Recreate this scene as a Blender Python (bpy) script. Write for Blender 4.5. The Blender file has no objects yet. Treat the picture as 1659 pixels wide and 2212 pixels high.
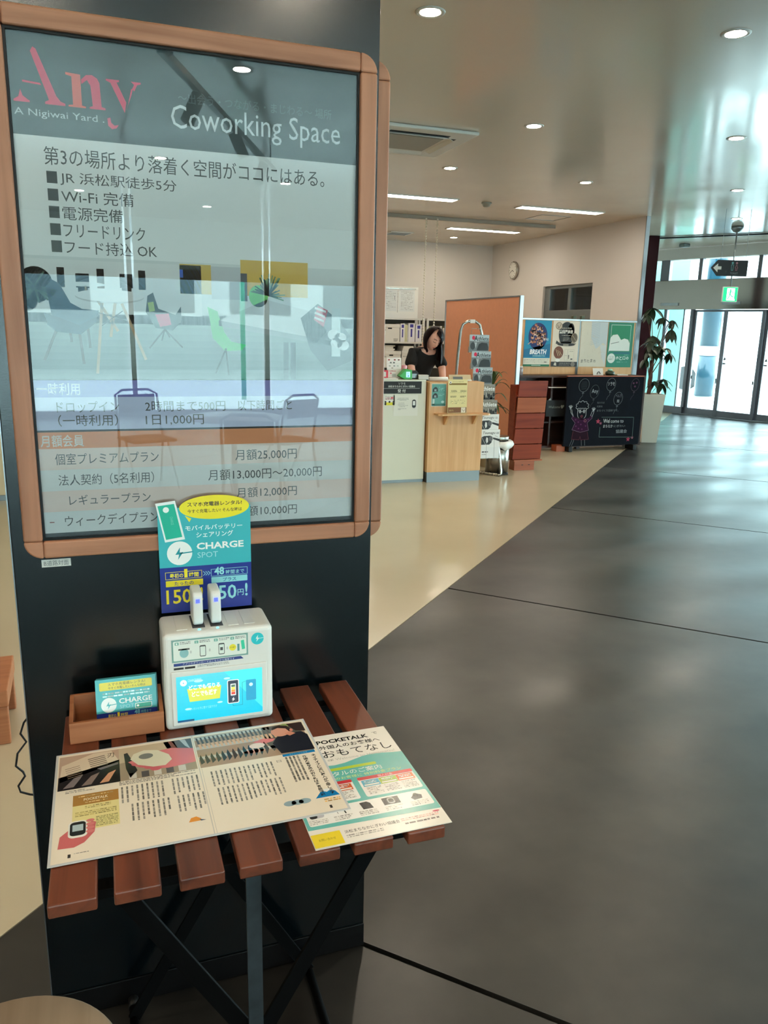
import bpy, bmesh, math, random
from mathutils import Vector, Matrix, Euler
random.seed(7)
sc = bpy.context.scene
COL = sc.collection
PI = math.pi

# ---------------------------------------------------------------- camera
cam_d = bpy.data.cameras.new('camera'); cam = bpy.data.objects.new('camera', cam_d); COL.objects.link(cam)
cam_d.sensor_fit = 'HORIZONTAL'; cam_d.sensor_width = 36.0; cam_d.lens = 36.0 * 1681.06 / 1659.0
cam_d.clip_start = 0.05; cam_d.clip_end = 400
_p, _r, _y = math.radians(13.21933449), math.radians(1.2900394), math.radians(19.55057746)
_f = Vector((math.sin(_y)*math.cos(_p), math.cos(_y)*math.cos(_p), -math.sin(_p)))
_rt = Vector((math.cos(_y), -math.sin(_y), 0)); _up = _rt.cross(_f)
_R = math.cos(_r)*_rt + math.sin(_r)*_up; _U = -math.sin(_r)*_rt + math.cos(_r)*_up
cam.matrix_world = Matrix(((_R.x, _U.x, -_f.x, 0.0), (_R.y, _U.y, -_f.y, 0.0), (_R.z, _U.z, -_f.z, 1.436), (0, 0, 0, 1)))
sc.camera = cam

# ---------------------------------------------------------------- world, light, exposure
sc.view_settings.view_transform = 'Standard'; sc.view_settings.look = 'None'
sc.view_settings.gamma = 1.0; sc.view_settings.use_curve_mapping = False
sc.view_settings.exposure = 0.42
SKY = 15.0
w = bpy.data.worlds.new('sky'); sc.world = w; w.use_nodes = True
bg = w.node_tree.nodes['Background']; bg.inputs[0].default_value = (0.68, 0.92, 1.0, 1); bg.inputs[1].default_value = SKY
TUBE, DOWN = 20.0, 300.0
FA = math.radians(-71)                                   # direction of the entrance facade
FD = Vector((math.cos(FA), math.sin(FA), 0)); FO = Vector((-FD.y, FD.x, 0))
FP = Vector((10.493, 11.319, 0))
def portal(name, loc, sx, sy, normal):
    l = bpy.data.lights.new(name, 'AREA'); l.shape = 'RECTANGLE'; l.size = sx; l.size_y = sy
    l.cycles.is_portal = True
    o = bpy.data.objects.new(name, l); COL.objects.link(o); o.location = loc
    o.rotation_euler = Vector(normal).to_track_quat('-Z', 'Y').to_euler()
    return o
portal('daylight_portal', FP + FD*9.0 - FO*0.3 + Vector((0, 0, 1.5)), 25.0, 3.0, -FO)
portal('daylight_portal', Vector((3.0, -9.9, 1.5)), 22.0, 3.0, Vector((0, 1, 0)))

sc.cycles.use_denoising = True
sc.cycles.max_bounces = 8; sc.cycles.transparent_max_bounces = 16
sc.cycles.sample_clamp_indirect = 6.0; sc.cycles.caustics_reflective = False; sc.cycles.caustics_refractive = False

# ---------------------------------------------------------------- helpers
def lin(c):
    out = []
    for v in c:
        v = v/255.0; out.append(v/12.92 if v <= 0.04045 else ((v+0.055)/1.055)**2.4)
    return tuple(out)

def _nt(name):
    m = bpy.data.materials.new(name); m.use_nodes = True
    nt = m.node_tree; return m, nt, nt.nodes['Principled BSDF']

def pbr(name, rgb, rough=0.5, metal=0.0, noise=0.0, nscale=8.0, bump=0.0, bscale=60.0, emis=None, estr=0.0, spec=0.5, stretch=None, coat=0.0, rvar=0.0):
    m, nt, b = _nt(name)
    c = lin(rgb)
    b.inputs['Base Color'].default_value = (*c, 1); b.inputs['Roughness'].default_value = rough
    b.inputs['Metallic'].default_value = metal; b.inputs['Specular IOR Level'].default_value = spec
    b.inputs['Coat Weight'].default_value = coat
    if emis: b.inputs['Emission Color'].default_value = (*lin(emis), 1); b.inputs['Emission Strength'].default_value = estr
    if noise or bump or rvar:
        tc = nt.nodes.new('ShaderNodeTexCoord'); mp = nt.nodes.new('ShaderNodeMapping')
        nt.links.new(tc.outputs['Object'], mp.inputs['Vector'])
        if stretch: mp.inputs['Scale'].default_value = stretch
    if noise or rvar:
        nz = nt.nodes.new('ShaderNodeTexNoise'); nz.inputs['Scale'].default_value = nscale; nz.inputs['Detail'].default_value = 5
        nt.links.new(mp.outputs[0], nz.inputs['Vector'])
    if noise:
        mx = nt.nodes.new('ShaderNodeMix'); mx.data_type = 'RGBA'
        mx.inputs[6].default_value = (*[v*(1-noise) for v in c], 1); mx.inputs[7].default_value = (*[min(1, v*(1+noise)) for v in c], 1)
        mr = nt.nodes.new('ShaderNodeMapRange'); mr.inputs[1].default_value = .3; mr.inputs[2].default_value = .7
        nt.links.new(nz.outputs['Fac'], mr.inputs[0])
        nt.links.new(mr.outputs[0], mx.inputs[0]); nt.links.new(mx.outputs[2], b.inputs['Base Color'])
    if rvar:
        mr = nt.nodes.new('ShaderNodeMapRange'); mr.inputs[1].default_value = .35; mr.inputs[2].default_value = .65
        mr.inputs[3].default_value = max(0.02, rough-rvar); mr.inputs[4].default_value = rough+rvar
        nt.links.new(nz.outputs['Fac'], mr.inputs[0]); nt.links.new(mr.outputs[0], b.inputs['Roughness'])
    if bump:
        nb = nt.nodes.new('ShaderNodeTexNoise'); nb.inputs['Scale'].default_value = bscale; nb.inputs['Detail'].default_value = 3
        nt.links.new(mp.outputs[0], nb.inputs['Vector'])
        bp = nt.nodes.new('ShaderNodeBump'); bp.inputs['Strength'].default_value = bump; bp.inputs['Distance'].default_value = 0.01
        nt.links.new(nb.outputs['Fac'], bp.inputs['Height']); nt.links.new(bp.outputs[0], b.inputs['Normal'])
    return m

def wood(name, c1, c2, axis='X', rough=0.45, scale=1.0, bump=0.08, spec=0.4, along=2.5, across=45):
    m, nt, b = _nt(name)
    tc = nt.nodes.new('ShaderNodeTexCoord'); mp = nt.nodes.new('ShaderNodeMapping')
    nt.links.new(tc.outputs['Object'], mp.inputs['Vector'])
    s = [across*scale]*3; s['XYZ'.index(axis)] = along*scale; mp.inputs['Scale'].default_value = s
    nz = nt.nodes.new('ShaderNodeTexNoise'); nz.inputs['Scale'].default_value = 1.0; nz.inputs['Detail'].default_value = 6; nz.inputs['Distortion'].default_value = 0.6
    nt.links.new(mp.outputs[0], nz.inputs['Vector'])
    oi = nt.nodes.new('ShaderNodeObjectInfo')
    n2 = nt.nodes.new('ShaderNodeTexNoise'); n2.inputs['Scale'].default_value = 4.0*scale
    nt.links.new(tc.outputs['Object'], n2.inputs['Vector'])
    ad = nt.nodes.new('ShaderNodeMath'); ad.operation = 'MULTIPLY_ADD'; ad.inputs[1].default_value = 0.5
    nt.links.new(n2.outputs['Fac'], ad.inputs[0]); nt.links.new(nz.outputs['Fac'], ad.inputs[2])
    a2 = nt.nodes.new('ShaderNodeMath'); a2.operation = 'MULTIPLY_ADD'; a2.inputs[1].default_value = 0.22
    nt.links.new(oi.outputs['Random'], a2.inputs[0]); nt.links.new(ad.outputs[0], a2.inputs[2])
    cr = nt.nodes.new('ShaderNodeValToRGB')
    cr.color_ramp.elements[0].position = 0.5; cr.color_ramp.elements[0].color = (*lin(c1), 1)
    cr.color_ramp.elements[1].position = 1.05; cr.color_ramp.elements[1].color = (*lin(c2), 1)
    nt.links.new(a2.outputs[0], cr.inputs[0]); nt.links.new(cr.outputs[0], b.inputs['Base Color'])
    b.inputs['Roughness'].default_value = rough; b.inputs['Specular IOR Level'].default_value = spec
    bp = nt.nodes.new('ShaderNodeBump'); bp.inputs['Strength'].default_value = bump; bp.inputs['Distance'].default_value = 0.002
    nt.links.new(nz.outputs['Fac'], bp.inputs['Height']); nt.links.new(bp.outputs[0], b.inputs['Normal'])
    return m

def glass(name, tint=(1, 1, 1), ior=1.45, rough=0.0, refl=1.0):
    m = bpy.data.materials.new(name); m.use_nodes = True; nt = m.node_tree; nt.nodes.clear()
    out = nt.nodes.new('ShaderNodeOutputMaterial'); tr = nt.nodes.new('ShaderNodeBsdfTransparent'); gl = nt.nodes.new('ShaderNodeBsdfGlossy')
    tr.inputs[0].default_value = (*tint, 1); gl.inputs['Roughness'].default_value = rough
    fr = nt.nodes.new('ShaderNodeFresnel'); fr.inputs[0].default_value = ior
    mx = nt.nodes.new('ShaderNodeMixShader'); ml = nt.nodes.new('ShaderNodeMath'); ml.operation = 'MULTIPLY'; ml.inputs[1].default_value = refl
    nt.links.new(fr.outputs[0], ml.inputs[0]); nt.links.new(ml.outputs[0], mx.inputs[0])
    nt.links.new(tr.outputs[0], mx.inputs[1]); nt.links.new(gl.outputs[0], mx.inputs[2]); nt.links.new(mx.outputs[0], out.inputs[0])
    return m

def printmat(name, rough=0.5, emis=0.0, spec=0.5):
    m, nt, b = _nt(name)
    at = nt.nodes.new('ShaderNodeAttribute'); at.attribute_name = 'Col'
    nt.links.new(at.outputs['Color'], b.inputs['Base Color']); b.inputs['Roughness'].default_value = rough
    b.inputs['Specular IOR Level'].default_value = spec
    if emis:
        nt.links.new(at.outputs['Color'], b.inputs['Emission Color']); b.inputs['Emission Strength'].default_value = emis
    return m

def bevel_sharp(bm, width, seg=2, ang=35):
    es = [e for e in bm.edges if len(e.link_faces) == 2 and e.calc_face_angle(0) > math.radians(ang)]
    if es: bmesh.ops.bevel(bm, geom=es, offset=width, segments=seg, affect='EDGES', profile=0.5, clamp_overlap=True)

class MB:
    def __init__(s): s.v = []; s.f = []; s.m = []; s.s = []
    def add(s, vs, fs, m=0, smooth=False):
        n = len(s.v); s.v += [tuple(v) for v in vs]
        for f in fs: s.f.append([i+n for i in f]); s.m.append(m); s.s.append(smooth)
        return s
    def box(s, x0, x1, y0, y1, z0, z1, m=0, mat=None):
        vs = [Vector(p) for p in ((x0,y0,z0),(x1,y0,z0),(x1,y1,z0),(x0,y1,z0),(x0,y0,z1),(x1,y0,z1),(x1,y1,z1),(x0,y1,z1))]
        if mat: vs = [mat @ v for v in vs]
        return s.add(vs, [(3,2,1,0),(4,5,6,7),(0,1,5,4),(1,2,6,5),(2,3,7,6),(3,0,4,7)], m)
    def obox(s, c, size, rot=(0, 0, 0), m=0):
        M = Matrix.Translation(c) @ Euler(rot).to_matrix().to_4x4(); a, b, d = [q/2 for q in size]
        return s.box(-a, a, -b, b, -d, d, m, M)
    def prism(s, poly, z0, z1, m=0, axis='Z', mat=None):
        # polygon in plane, extruded along axis
        def P(a, b, c): return {'Z': (a, b, c), 'Y': (a, c, b), 'X': (c, a, b)}[axis]
        n = len(poly); vs = [Vector(P(x, y, z0)) for x, y in poly] + [Vector(P(x, y, z1)) for x, y in poly]
        if mat: vs = [mat @ v for v in vs]
        fs = [tuple(range(n))[::-1], tuple(range(n, 2*n))] + [(i, (i+1) % n, n+(i+1) % n, n+i) for i in range(n)]
        return s.add(vs, fs, m)
    def cyl(s, p0, p1, r0, r1=None, n=14, m=0, caps=True, smooth=True):
        r1 = r0 if r1 is None else r1; p0 = Vector(p0); p1 = Vector(p1); d = (p1-p0).normalized()
        a = d.orthogonal().normalized(); b = d.cross(a)
        vs = []
        for p, r in ((p0, r0), (p1, r1)):
            for i in range(n):
                t = 2*PI*i/n; vs.append(p + a*(math.cos(t)*r) + b*(math.sin(t)*r))
        s.add(vs, [(i, (i+1) % n, n+(i+1) % n, n+i) for i in range(n)], m, smooth)
        if caps: s.add(vs, [tuple(range(n))[::-1], tuple(range(n, 2*n))], m, False)
        return s
    def tube(s, path, r, n=8, m=0, closed=False, rs=None):
        P = [Vector(p) for p in path]; N = len(P); vs = []; prev = None
        for i in range(N):
            if closed: t = P[(i+1) % N]-P[i-1]
            else: t = P[min(i+1, N-1)]-P[max(i-1, 0)]
            t.normalize()
            a = t.orthogonal().normalized() if prev is None else (prev - t*prev.dot(t)).normalized()
            prev = a; b = t.cross(a); rr = rs[i] if rs else r
            for k in range(n):
                q = 2*PI*k/n; vs.append(P[i] + a*(math.cos(q)*rr) + b*(math.sin(q)*rr))
        fs = []
        for i in range(N if closed else N-1):
            j = (i+1) % N
            for k in range(n): fs.append((i*n+k, i*n+(k+1) % n, j*n+(k+1) % n, j*n+k))
        s.add(vs, fs, m, True)
        if not closed: s.add(vs, [tuple(range(n))[::-1], tuple(range((N-1)*n, N*n))], m, False)
        return s
    def lathe(s, prof, c=(0, 0, 0), n=24, m=0, smooth=True, sx=1, sy=1):
        c = Vector(c); vs = []
        for r, z in prof:
            for k in range(n):
                t = 2*PI*k/n; vs.append(c + Vector((math.cos(t)*r*sx, math.sin(t)*r*sy, z)))
        fs = [(i*n+k, i*n+(k+1) % n, (i+1)*n+(k+1) % n, (i+1)*n+k) for i in range(len(prof)-1) for k in range(n)]
        s.add(vs, fs, m, smooth)
        if prof[0][0] > 1e-5: s.add(vs[:n], [tuple(range(n))[::-1]], m)
        if prof[-1][0] > 1e-5: s.add(vs[-n:], [tuple(range(n))], m)
        return s
    def mesh(s, name, mats, bevel=0, seg=2, ang=35):
        me = bpy.data.meshes.new(name); me.from_pydata(s.v, [], s.f)
        for mm in mats: me.materials.append(mm)
        me.polygons.foreach_set('material_index', s.m); me.polygons.foreach_set('use_smooth', s.s); me.update()
        bm = bmesh.new(); bm.from_mesh(me)
        bmesh.ops.remove_doubles(bm, verts=bm.verts, dist=1e-6)
        bmesh.ops.recalc_face_normals(bm, faces=bm.faces)
        if bevel: bevel_sharp(bm, bevel, seg, ang)
        bm.to_mesh(me); bm.free()
        return me
    def build(s, name, mats, parent=None, loc=None, rot=None, bevel=0, seg=2, ang=35):
        if not isinstance(mats, (list, tuple)): mats = [mats]
        o = bpy.data.objects.new(name, s.mesh(name, mats, bevel, seg, ang)); COL.objects.link(o)
        if parent: o.parent = parent
        if loc is not None: o.location = loc
        if rot is not None: o.rotation_euler = rot
        return o

def thing(name, label, cat, loc=(0, 0, 0), rz=0.0, group=None, kind=None):
    o = bpy.data.objects.new(name, None); COL.objects.link(o); o.location = loc; o.rotation_euler = (0, 0, rz)
    o.empty_display_size = 0.1
    return tag(o, label, cat, group, kind)
def tag(o, label=None, cat=None, group=None, kind=None):
    if label: o['label'] = label
    if cat: o['category'] = cat
    if group: o['group'] = group
    if kind: o['kind'] = kind
    return o
def struct(o, label=None):
    o['kind'] = 'structure'
    if label: o['label'] = label
    return o
def dup(root, loc, label=None, rz=None, group=None):
    r = root.copy(); COL.objects.link(r); r.location = loc
    if rz is not None: r.rotation_euler = (0, 0, rz)
    if label: r['label'] = label
    if group: r['group'] = group
    for ch in list(root.children):
        c = ch.copy(); COL.objects.link(c); c.parent = r
        for g in list(ch.children):
            d = g.copy(); COL.objects.link(d); d.parent = c
    return r

_tcache = {}
def text_mesh(t, bold=0.0, res=2):
    k = (t, bold, res)
    if k in _tcache: return _tcache[k]
    cu = bpy.data.curves.new('t', 'FONT'); cu.body = t; cu.resolution_u = res; cu.offset = bold
    o = bpy.data.objects.new('t', cu); COL.objects.link(o)
    bpy.context.view_layer.update()
    me = bpy.data.meshes.new_from_object(o.evaluated_get(bpy.context.evaluated_depsgraph_get()))
    vs = [(v.co.x, v.co.y) for v in me.vertices]; fs = [tuple(p.vertices) for p in me.polygons]
    bpy.data.objects.remove(o); bpy.data.curves.remove(cu); bpy.data.meshes.remove(me)
    _tcache[k] = (vs, fs); return _tcache[k]

class Print:
    """flat print on a sheet: u to the right, v downwards, colours in an attribute"""
    def __init__(s, lay=0.00012): s.v = []; s.f = []; s.c = []; s.lay = lay
    def _add(s, pts, fs, col, L):
        n = len(s.v); s.v += [(x, y, L*s.lay) for x, y in pts]
        c = lin(col)
        for f in fs: s.f.append([i+n for i in f]); s.c.append(c)
    def poly(s, pts, col, L=1): s._add(pts, [tuple(range(len(pts)))], col, L)
    def rect(s, x0, y0, x1, y1, col, L=1): s.poly([(x0, y0), (x1, y0), (x1, y1), (x0, y1)], col, L)
    def ell(s, cx, cy, rx, ry, col, L=1, n=28, a0=0): s.poly([(cx+rx*math.cos(a0+2*PI*i/n), cy+ry*math.sin(a0+2*PI*i/n)) for i in range(n)], col, L)
    def rrect(s, x0, y0, x1, y1, r, col, L=1):
        pts = []
        for cx, cy, a in ((x1-r, y0+r, -90), (x1-r, y1-r, 0), (x0+r, y1-r, 90), (x0+r, y0+r, 180)):
            for k in range(5): t = math.radians(a+k*22.5); pts.append((cx+r*math.cos(t), cy+r*math.sin(t)))
        s.poly(pts, col, L)
    def line(s, pts, w, col, L=2, closed=False):
        P = [Vector(p) for p in pts]
        if closed: P.append(P[0])
        for a, b in zip(P, P[1:]):
            d = b-a
            if d.length < 1e-7: continue
            d.normalize(); q = Vector((-d.y, d.x))*w/2; e = d*w*.3
            s.poly([tuple(a-e-q), tuple(b+e-q), tuple(b+e+q), tuple(a-e+q)], col, L)
    def text(s, t, x0, y0, x1, y1, col, L=3, bold=0.0, rot=0.0, res=2, keep=False, italic=0.0):
        vs, fs = text_mesh(t, bold, res)
        if not vs: return
        ax = min(v[0] for v in vs); bx = max(v[0] for v in vs); ay = min(v[1] for v in vs); by = max(v[1] for v in vs)
        sx = (x1-x0)/max(bx-ax, 1e-6); sy = (y1-y0)/max(by-ay, 1e-6)
        if keep: sx = sy = min(sx, sy)
        cx, cy = (x0+x1)/2, (y0+y1)/2; c, q = math.cos(rot), math.sin(rot)
        pts = []
        for x, y in vs:
            X = (x-(ax+bx)/2)*sx; Y = -(y-(ay+by)/2)*sy; X -= italic*Y
            pts.append((cx+X*c-Y*q, cy+X*q+Y*c))
        s._add(pts, fs, col, L)
    def dashes(s, x0, y0, x1, y1, step, col, L=2, vertical=False, w=0.55, seglen=(0.6, 1.6), gap=0.25, jitter=True):
        """unreadable small print: broken rows (or columns) of strokes"""
        k = 0
        if vertical: x = x1-step/2
        else: y = y0+step/2
        while True:
            if vertical:
                if x < x0: break
                a, e = y0, y1 - (random.random()*0.35*(y1-y0) if random.random() < .25 else 0)
            else:
                if y > y1: break
                a, e = x0, x1 - (random.random()*0.35*(x1-x0) if random.random() < .4 else 0)
            while a < e-step*0.2:
                ln = min(e-a, step*random.uniform(*seglen)); f = random.uniform(.75, 1.2) if jitter else 1
                cc = tuple(min(255, int(c*f)) for c in col)
                if vertical: s.rect(x-step*w/2, a, x+step*w/2, a+ln, cc, L)
                else: s.rect(a, y-step*w/2, a+ln, y+step*w/2, cc, L)
                a += ln+step*gap*random.uniform(.5, 1.5)
            if vertical: x -= step
            else: y += step
    def build(s, name, mat, parent, origin, U=(1, 0, 0), V=(0, 0, -1), N=(0, -1, 0)):
        U, V, N, O = Vector(U), Vector(V), Vector(N), Vector(origin)
        me = bpy.data.meshes.new(name)
        me.from_pydata([tuple(O+U*x+V*y+N*(z+0.0002)) for x, y, z in s.v], [], s.f)
        me.materials.append(mat); ca = me.color_attributes.new('Col', 'FLOAT_COLOR', 'CORNER')
        buf = []
        for p, c in zip(me.polygons, s.c): buf += [*c, 1.0]*p.loop_total
        ca.data.foreach_set('color', buf)
        for p in me.polygons:
            pass
        # make every face look along N
        bm = bmesh.new(); bm.from_mesh(me)
        fl = [f for f in bm.faces if f.normal.dot(N) < 0]
        bmesh.ops.reverse_faces(bm, faces=fl); bm.to_mesh(me); bm.free()
        o = bpy.data.objects.new(name, me); COL.objects.link(o)
        if parent: o.parent = parent
        return o

def skin(name, pts, edges, rad, mat, parent=None, root=0, sub=2, extra=None, flat=1.0):
    me = bpy.data.meshes.new(name); me.from_pydata(pts, edges, [])
    o = bpy.data.objects.new(name, me); COL.objects.link(o)
    md = o.modifiers.new('s', 'SKIN'); md.use_smooth_shade = True
    sv = me.skin_vertices[0].data
    for i, r in enumerate(rad):
        sv[i].radius = (r, r*flat) if not isinstance(r, tuple) else r
        sv[i].use_root = (i == root)
    o.modifiers.new('u', 'SUBSURF').levels = sub
    bpy.context.view_layer.update()
    m2 = bpy.data.meshes.new_from_object(o.evaluated_get(bpy.context.evaluated_depsgraph_get()))
    bpy.data.objects.remove(o)
    if extra:
        bm = bmesh.new(); bm.from_mesh(m2)
        for e in extra: bm.from_mesh(e)
        bm.to_mesh(m2); bm.free()
    m2.materials.clear(); m2.materials.append(mat)
    for p in m2.polygons: p.use_smooth = True; p.material_index = 0
    m2.name = name
    o = bpy.data.objects.new(name, m2); COL.objects.link(o)
    if parent: o.parent = parent
    return o

# ---------------------------------------------------------------- materials
M = {}
M['white_wall'] = pbr('painted_wall', (205, 198, 192), 0.75, bump=0.02, bscale=200)
M['grey_metal'] = pbr('grey_metal', (120, 124, 124), 0.35, 0.6)
M['steel'] = pbr('brushed_steel', (170, 166, 158), 0.3, 1.0, rvar=0.06, nscale=30, stretch=(1, 1, .05))
M['alu'] = pbr('anodised_aluminium', (150, 152, 154), 0.3, 0.9)
M['door_alu'] = pbr('door_frame_aluminium', (112, 112, 118), 0.35, 0.7)
M['header'] = pbr('polished_header_steel', (150, 142, 134), 0.12, 1.0, bump=0.06, bscale=2.5, stretch=(1, 1, .1))
M['black'] = pbr('black_lacquer', (4, 4, 5), 0.4, spec=0.25)
M['blackmat'] = pbr('matt_black', (14, 14, 15), 0.6)
M['board'] = pbr('dark_board_laminate', (4, 11, 14), 0.2, noise=0.2, nscale=60, bump=0.015, bscale=300, spec=0.6)
M['frame'] = wood('oak_frame', (132, 84, 58), (178, 122, 92), 'X', 0.42, 1.0)
M['frame_v'] = wood('oak_frame_upright', (132, 84, 58), (178, 122, 92), 'Z', 0.42, 1.0)
M['slat'] = wood('stained_slat', (62, 28, 18), (118, 60, 38), 'Y', 0.38, 1.0, spec=0.5)
M['tray'] = wood('pine_tray', (142, 82, 50), (178, 114, 76), 'X', 0.55, 1.0)
M['stool'] = wood('stool_ply', (140, 116, 92), (168, 144, 120), 'Y', 0.5, 0.5)
M['oak'] = wood('reception_oak', (208, 156, 104), (226, 180, 130), 'Z', 0.45, 0.6, bump=0.02)
M['partition'] = pbr('orange_partition_board', (214, 142, 104), 0.4, noise=0.03, nscale=20)
M['cream_panel'] = pbr('cream_counter_laminate', (214, 212, 192), 0.35)
M['paper'] = pbr('white_paper', (222, 218, 210), 0.55)
M['plastic'] = pbr('white_plastic', (226, 224, 218), 0.28, spec=0.5)
M['redwood'] = wood('red_cedar_box', (110, 34, 18), (150, 62, 36), 'X', 0.4, 0.5)
M['redwood2'] = wood('light_cedar_box', (150, 74, 44), (180, 100, 66), 'X', 0.4, 0.5)
M['darkwood'] = wood('dark_stained_shelf', (34, 16, 10), (60, 30, 18), 'X', 0.45, 0.5)
M['green_leaf'] = pbr('pachira_leaf', (30, 48, 30), 0.35, noise=0.25, nscale=12)
M['drac_leaf'] = pbr('dracaena_leaf', (62, 84, 40), 0.35, noise=0.35, nscale=14)
M['bark'] = pbr('bark', (92, 60, 48), 0.8, noise=0.35, nscale=30, bump=0.4)
M['pot'] = pbr('white_fibre_pot', (214, 208, 192), 0.4)
M['black_tube'] = pbr('black_steel_tube', (2, 2, 2), 0.6, spec=0.1)
M['glass'] = glass('clear_glass', (0.93, 0.97, 0.96))
M['acrylic'] = glass('poster_acrylic', (0.98, 0.98, 0.98), 1.5, 0.0, 1.35)
M['print'] = printmat('matt_print', 0.55)
M['print_gloss'] = printmat('laminated_print', 0.22)
M['chalk'] = printmat('chalk_drawing', 0.9, spec=0.1)
M['screen'] = printmat('lit_screen', 0.15, 0.42)
M['cyl'] = pbr('teal_pillar_cladding', (16, 50, 64), 0.15, spec=0.3)
M['column'] = pbr('dark_red_column', (46, 4, 12), 0.5, spec=0.12)
M['skin'] = pbr('skin', (238, 178, 156), 0.5)
M['hair'] = pbr('dark_brown_hair', (20, 5, 6), 0.45, spec=0.1, bump=0.3, bscale=90, stretch=(1, 1, .1))
M['shirt'] = pbr('black_shirt', (9, 9, 11), 0.85)
M['box_white'] = pbr('white_card_box', (214, 212, 206), 0.6)
M['ext_ground'] = pbr('sunlit_paving', (205, 208, 206), 0.8, noise=0.1, nscale=3)
M['ext_green'] = pbr('pale_green_cladding', (92, 128, 120), 0.4, spec=.3)
# ---------------------------------------------------------------- floor, ceiling, walls
def concrete():
    m, nt, b = _nt('polished_concrete')
    tc = nt.nodes.new('ShaderNodeTexCoord')
    def noise(sc3, rot, detail, dist=0.0):
        mp = nt.nodes.new('ShaderNodeMapping'); mp.inputs['Rotation'].default_value = (0, 0, rot); mp.inputs['Scale'].default_value = sc3
        nt.links.new(tc.outputs['Object'], mp.inputs[0]); n = nt.nodes.new('ShaderNodeTexNoise'); n.inputs['Scale'].default_value = 1
        n.inputs['Detail'].default_value = detail; n.inputs['Distortion'].default_value = dist; nt.links.new(mp.outputs[0], n.inputs['Vector']); return n
    n1 = noise((0.9, 2.2, 1), math.radians(45), 4, 0.0)
    n2 = noise((7, 7, 7), 0, 4)
    mix = nt.nodes.new('ShaderNodeMath'); mix.operation = 'MULTIPLY_ADD'; mix.inputs[1].default_value = 0.45
    nt.links.new(n2.outputs['Fac'], mix.inputs[0]); nt.links.new(n1.outputs['Fac'], mix.inputs[2])
    cr = nt.nodes.new('ShaderNodeValToRGB'); e = cr.color_ramp.elements
    e[0].position = 0.52; e[0].color = (*lin((16, 15, 14)), 1); e[1].position = 0.95; e[1].color = (*lin((56, 54, 50)), 1)
    nt.links.new(mix.outputs[0], cr.inputs[0]); nt.links.new(cr.outputs[0], b.inputs['Base Color'])
    mr = nt.nodes.new('ShaderNodeMapRange'); mr.inputs[1].default_value = .25; mr.inputs[2].default_value = .75; mr.inputs[3].default_value = .285; mr.inputs[4].default_value = .43
    n3 = noise((0.7, 2.6, 1), math.radians(45), 0.0)
    nt.links.new(n3.outputs['Fac'], mr.inputs[0]); nt.links.new(mr.outputs[0], b.inputs['Roughness'])
    b.inputs['Specular IOR Level'].default_value = 0.6
    return m
M['concrete'] = concrete()
M['cream_floor'] = pbr('cream_sheet_floor', (198, 184, 158), 0.16, noise=0.04, nscale=1.2, rvar=0.04, bump=0.02, bscale=3)
M['joint'] = pbr('dark_joint', (12, 12, 12), 0.8)
M['ceil'] = pbr('satin_ceiling', (212, 200, 184), 0.17, spec=0.45, bump=0.05, bscale=1.6, rvar=0.05, nscale=1.0)

def clip(poly, P, n):
    out = []
    for i in range(len(poly)):
        a, b = poly[i], poly[(i+1) % len(poly)]
        da = (a[0]-P[0])*n[0]+(a[1]-P[1])*n[1]; db = (b[0]-P[0])*n[0]+(b[1]-P[1])*n[1]
        if da <= 0: out.append(a)
        if da*db < 0: t = da/(da-db); out.append((a[0]+(b[0]-a[0])*t, a[1]+(b[1]-a[1])*t))
    return out
def room_clip(poly):
    for P, n in (((FP.x, FP.y), (FO.x, FO.y)), ((0, -10.0), (0, -1)), ((-8.0, 0), (-1, 0)), ((0, 18.0), (0, 1))):
        poly = clip(poly, P, n)
        if len(poly) < 3: return []
    return poly
ROOM = room_clip([(-9, -11), (30, -11), (30, 19), (-9, 19)])
fl = struct(MB().prism(ROOM, -0.2, -0.012).build('floor', M['joint']), 'hall floor of dark polished concrete and cream sheet flooring')
T0 = 2.10
def st(s, t): return ((s-t)/2, (s+t)/2)
cuts = [-30, -18.5, -15.1, -11.7, -8.3, -4.9, -1.45, 2.0, 5.643, 9.05, 12.4, 15.8, 19.2, 22.6, 26, 40]
for a, b in zip(cuts, cuts[1:]):
    pl = room_clip([st(a+.010, T0-.003), st(a+.010, -40), st(b-.010, -40), st(b-.010, T0-.003)])
    if len(pl) >= 3: MB().prism(pl, -0.012, 0.0).build('concrete_slab', M['concrete'], fl)
pl = room_clip([st(-40, T0+.003), st(60, T0+.003), st(60, 60), st(-40, 60)])
o = MB().prism(pl, -0.012, 0.0).build('sheet_flooring', M['cream_floor'], fl); o['label'] = 'glossy cream sheet flooring'

struct(MB().prism(ROOM, 3.0, 3.1).build('ceiling', M['ceil']), 'flat satin ceiling')
struct(MB().box(-8.0, 7.2, 13.9, 14.1, 0, 3.0).build('wall_back', M['white_wall']))
struct(MB().box(-8.2, -8.0, -10, 18, 0, 3.0).build('wall_left', M['white_wall']))
struct(MB().box(-8.0, 12, 18.0, 18.2, 0, 3.0).build('wall_end', M['white_wall']))
wr = MB(); wr.box(7.0, 7.05, 9.37, 10.52, 0, 3.0); wr.box(7.0, 7.05, 11.96, 13.9, 0, 3.0); wr.box(7.0, 7.05, 10.52, 11.96, 0, 1.0); wr.box(7.0, 7.05, 10.52, 11.96, 2.19, 3.0)
struct(wr.build('wall_right', M['white_wall']), 'white office side wall with a clock and a window')
struct(MB().box(6.995, 7.055, 9.35, 9.37, 0, 3.0).build('trim_1', M['alu']), 'bright metal end strip of the white office wall')
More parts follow.
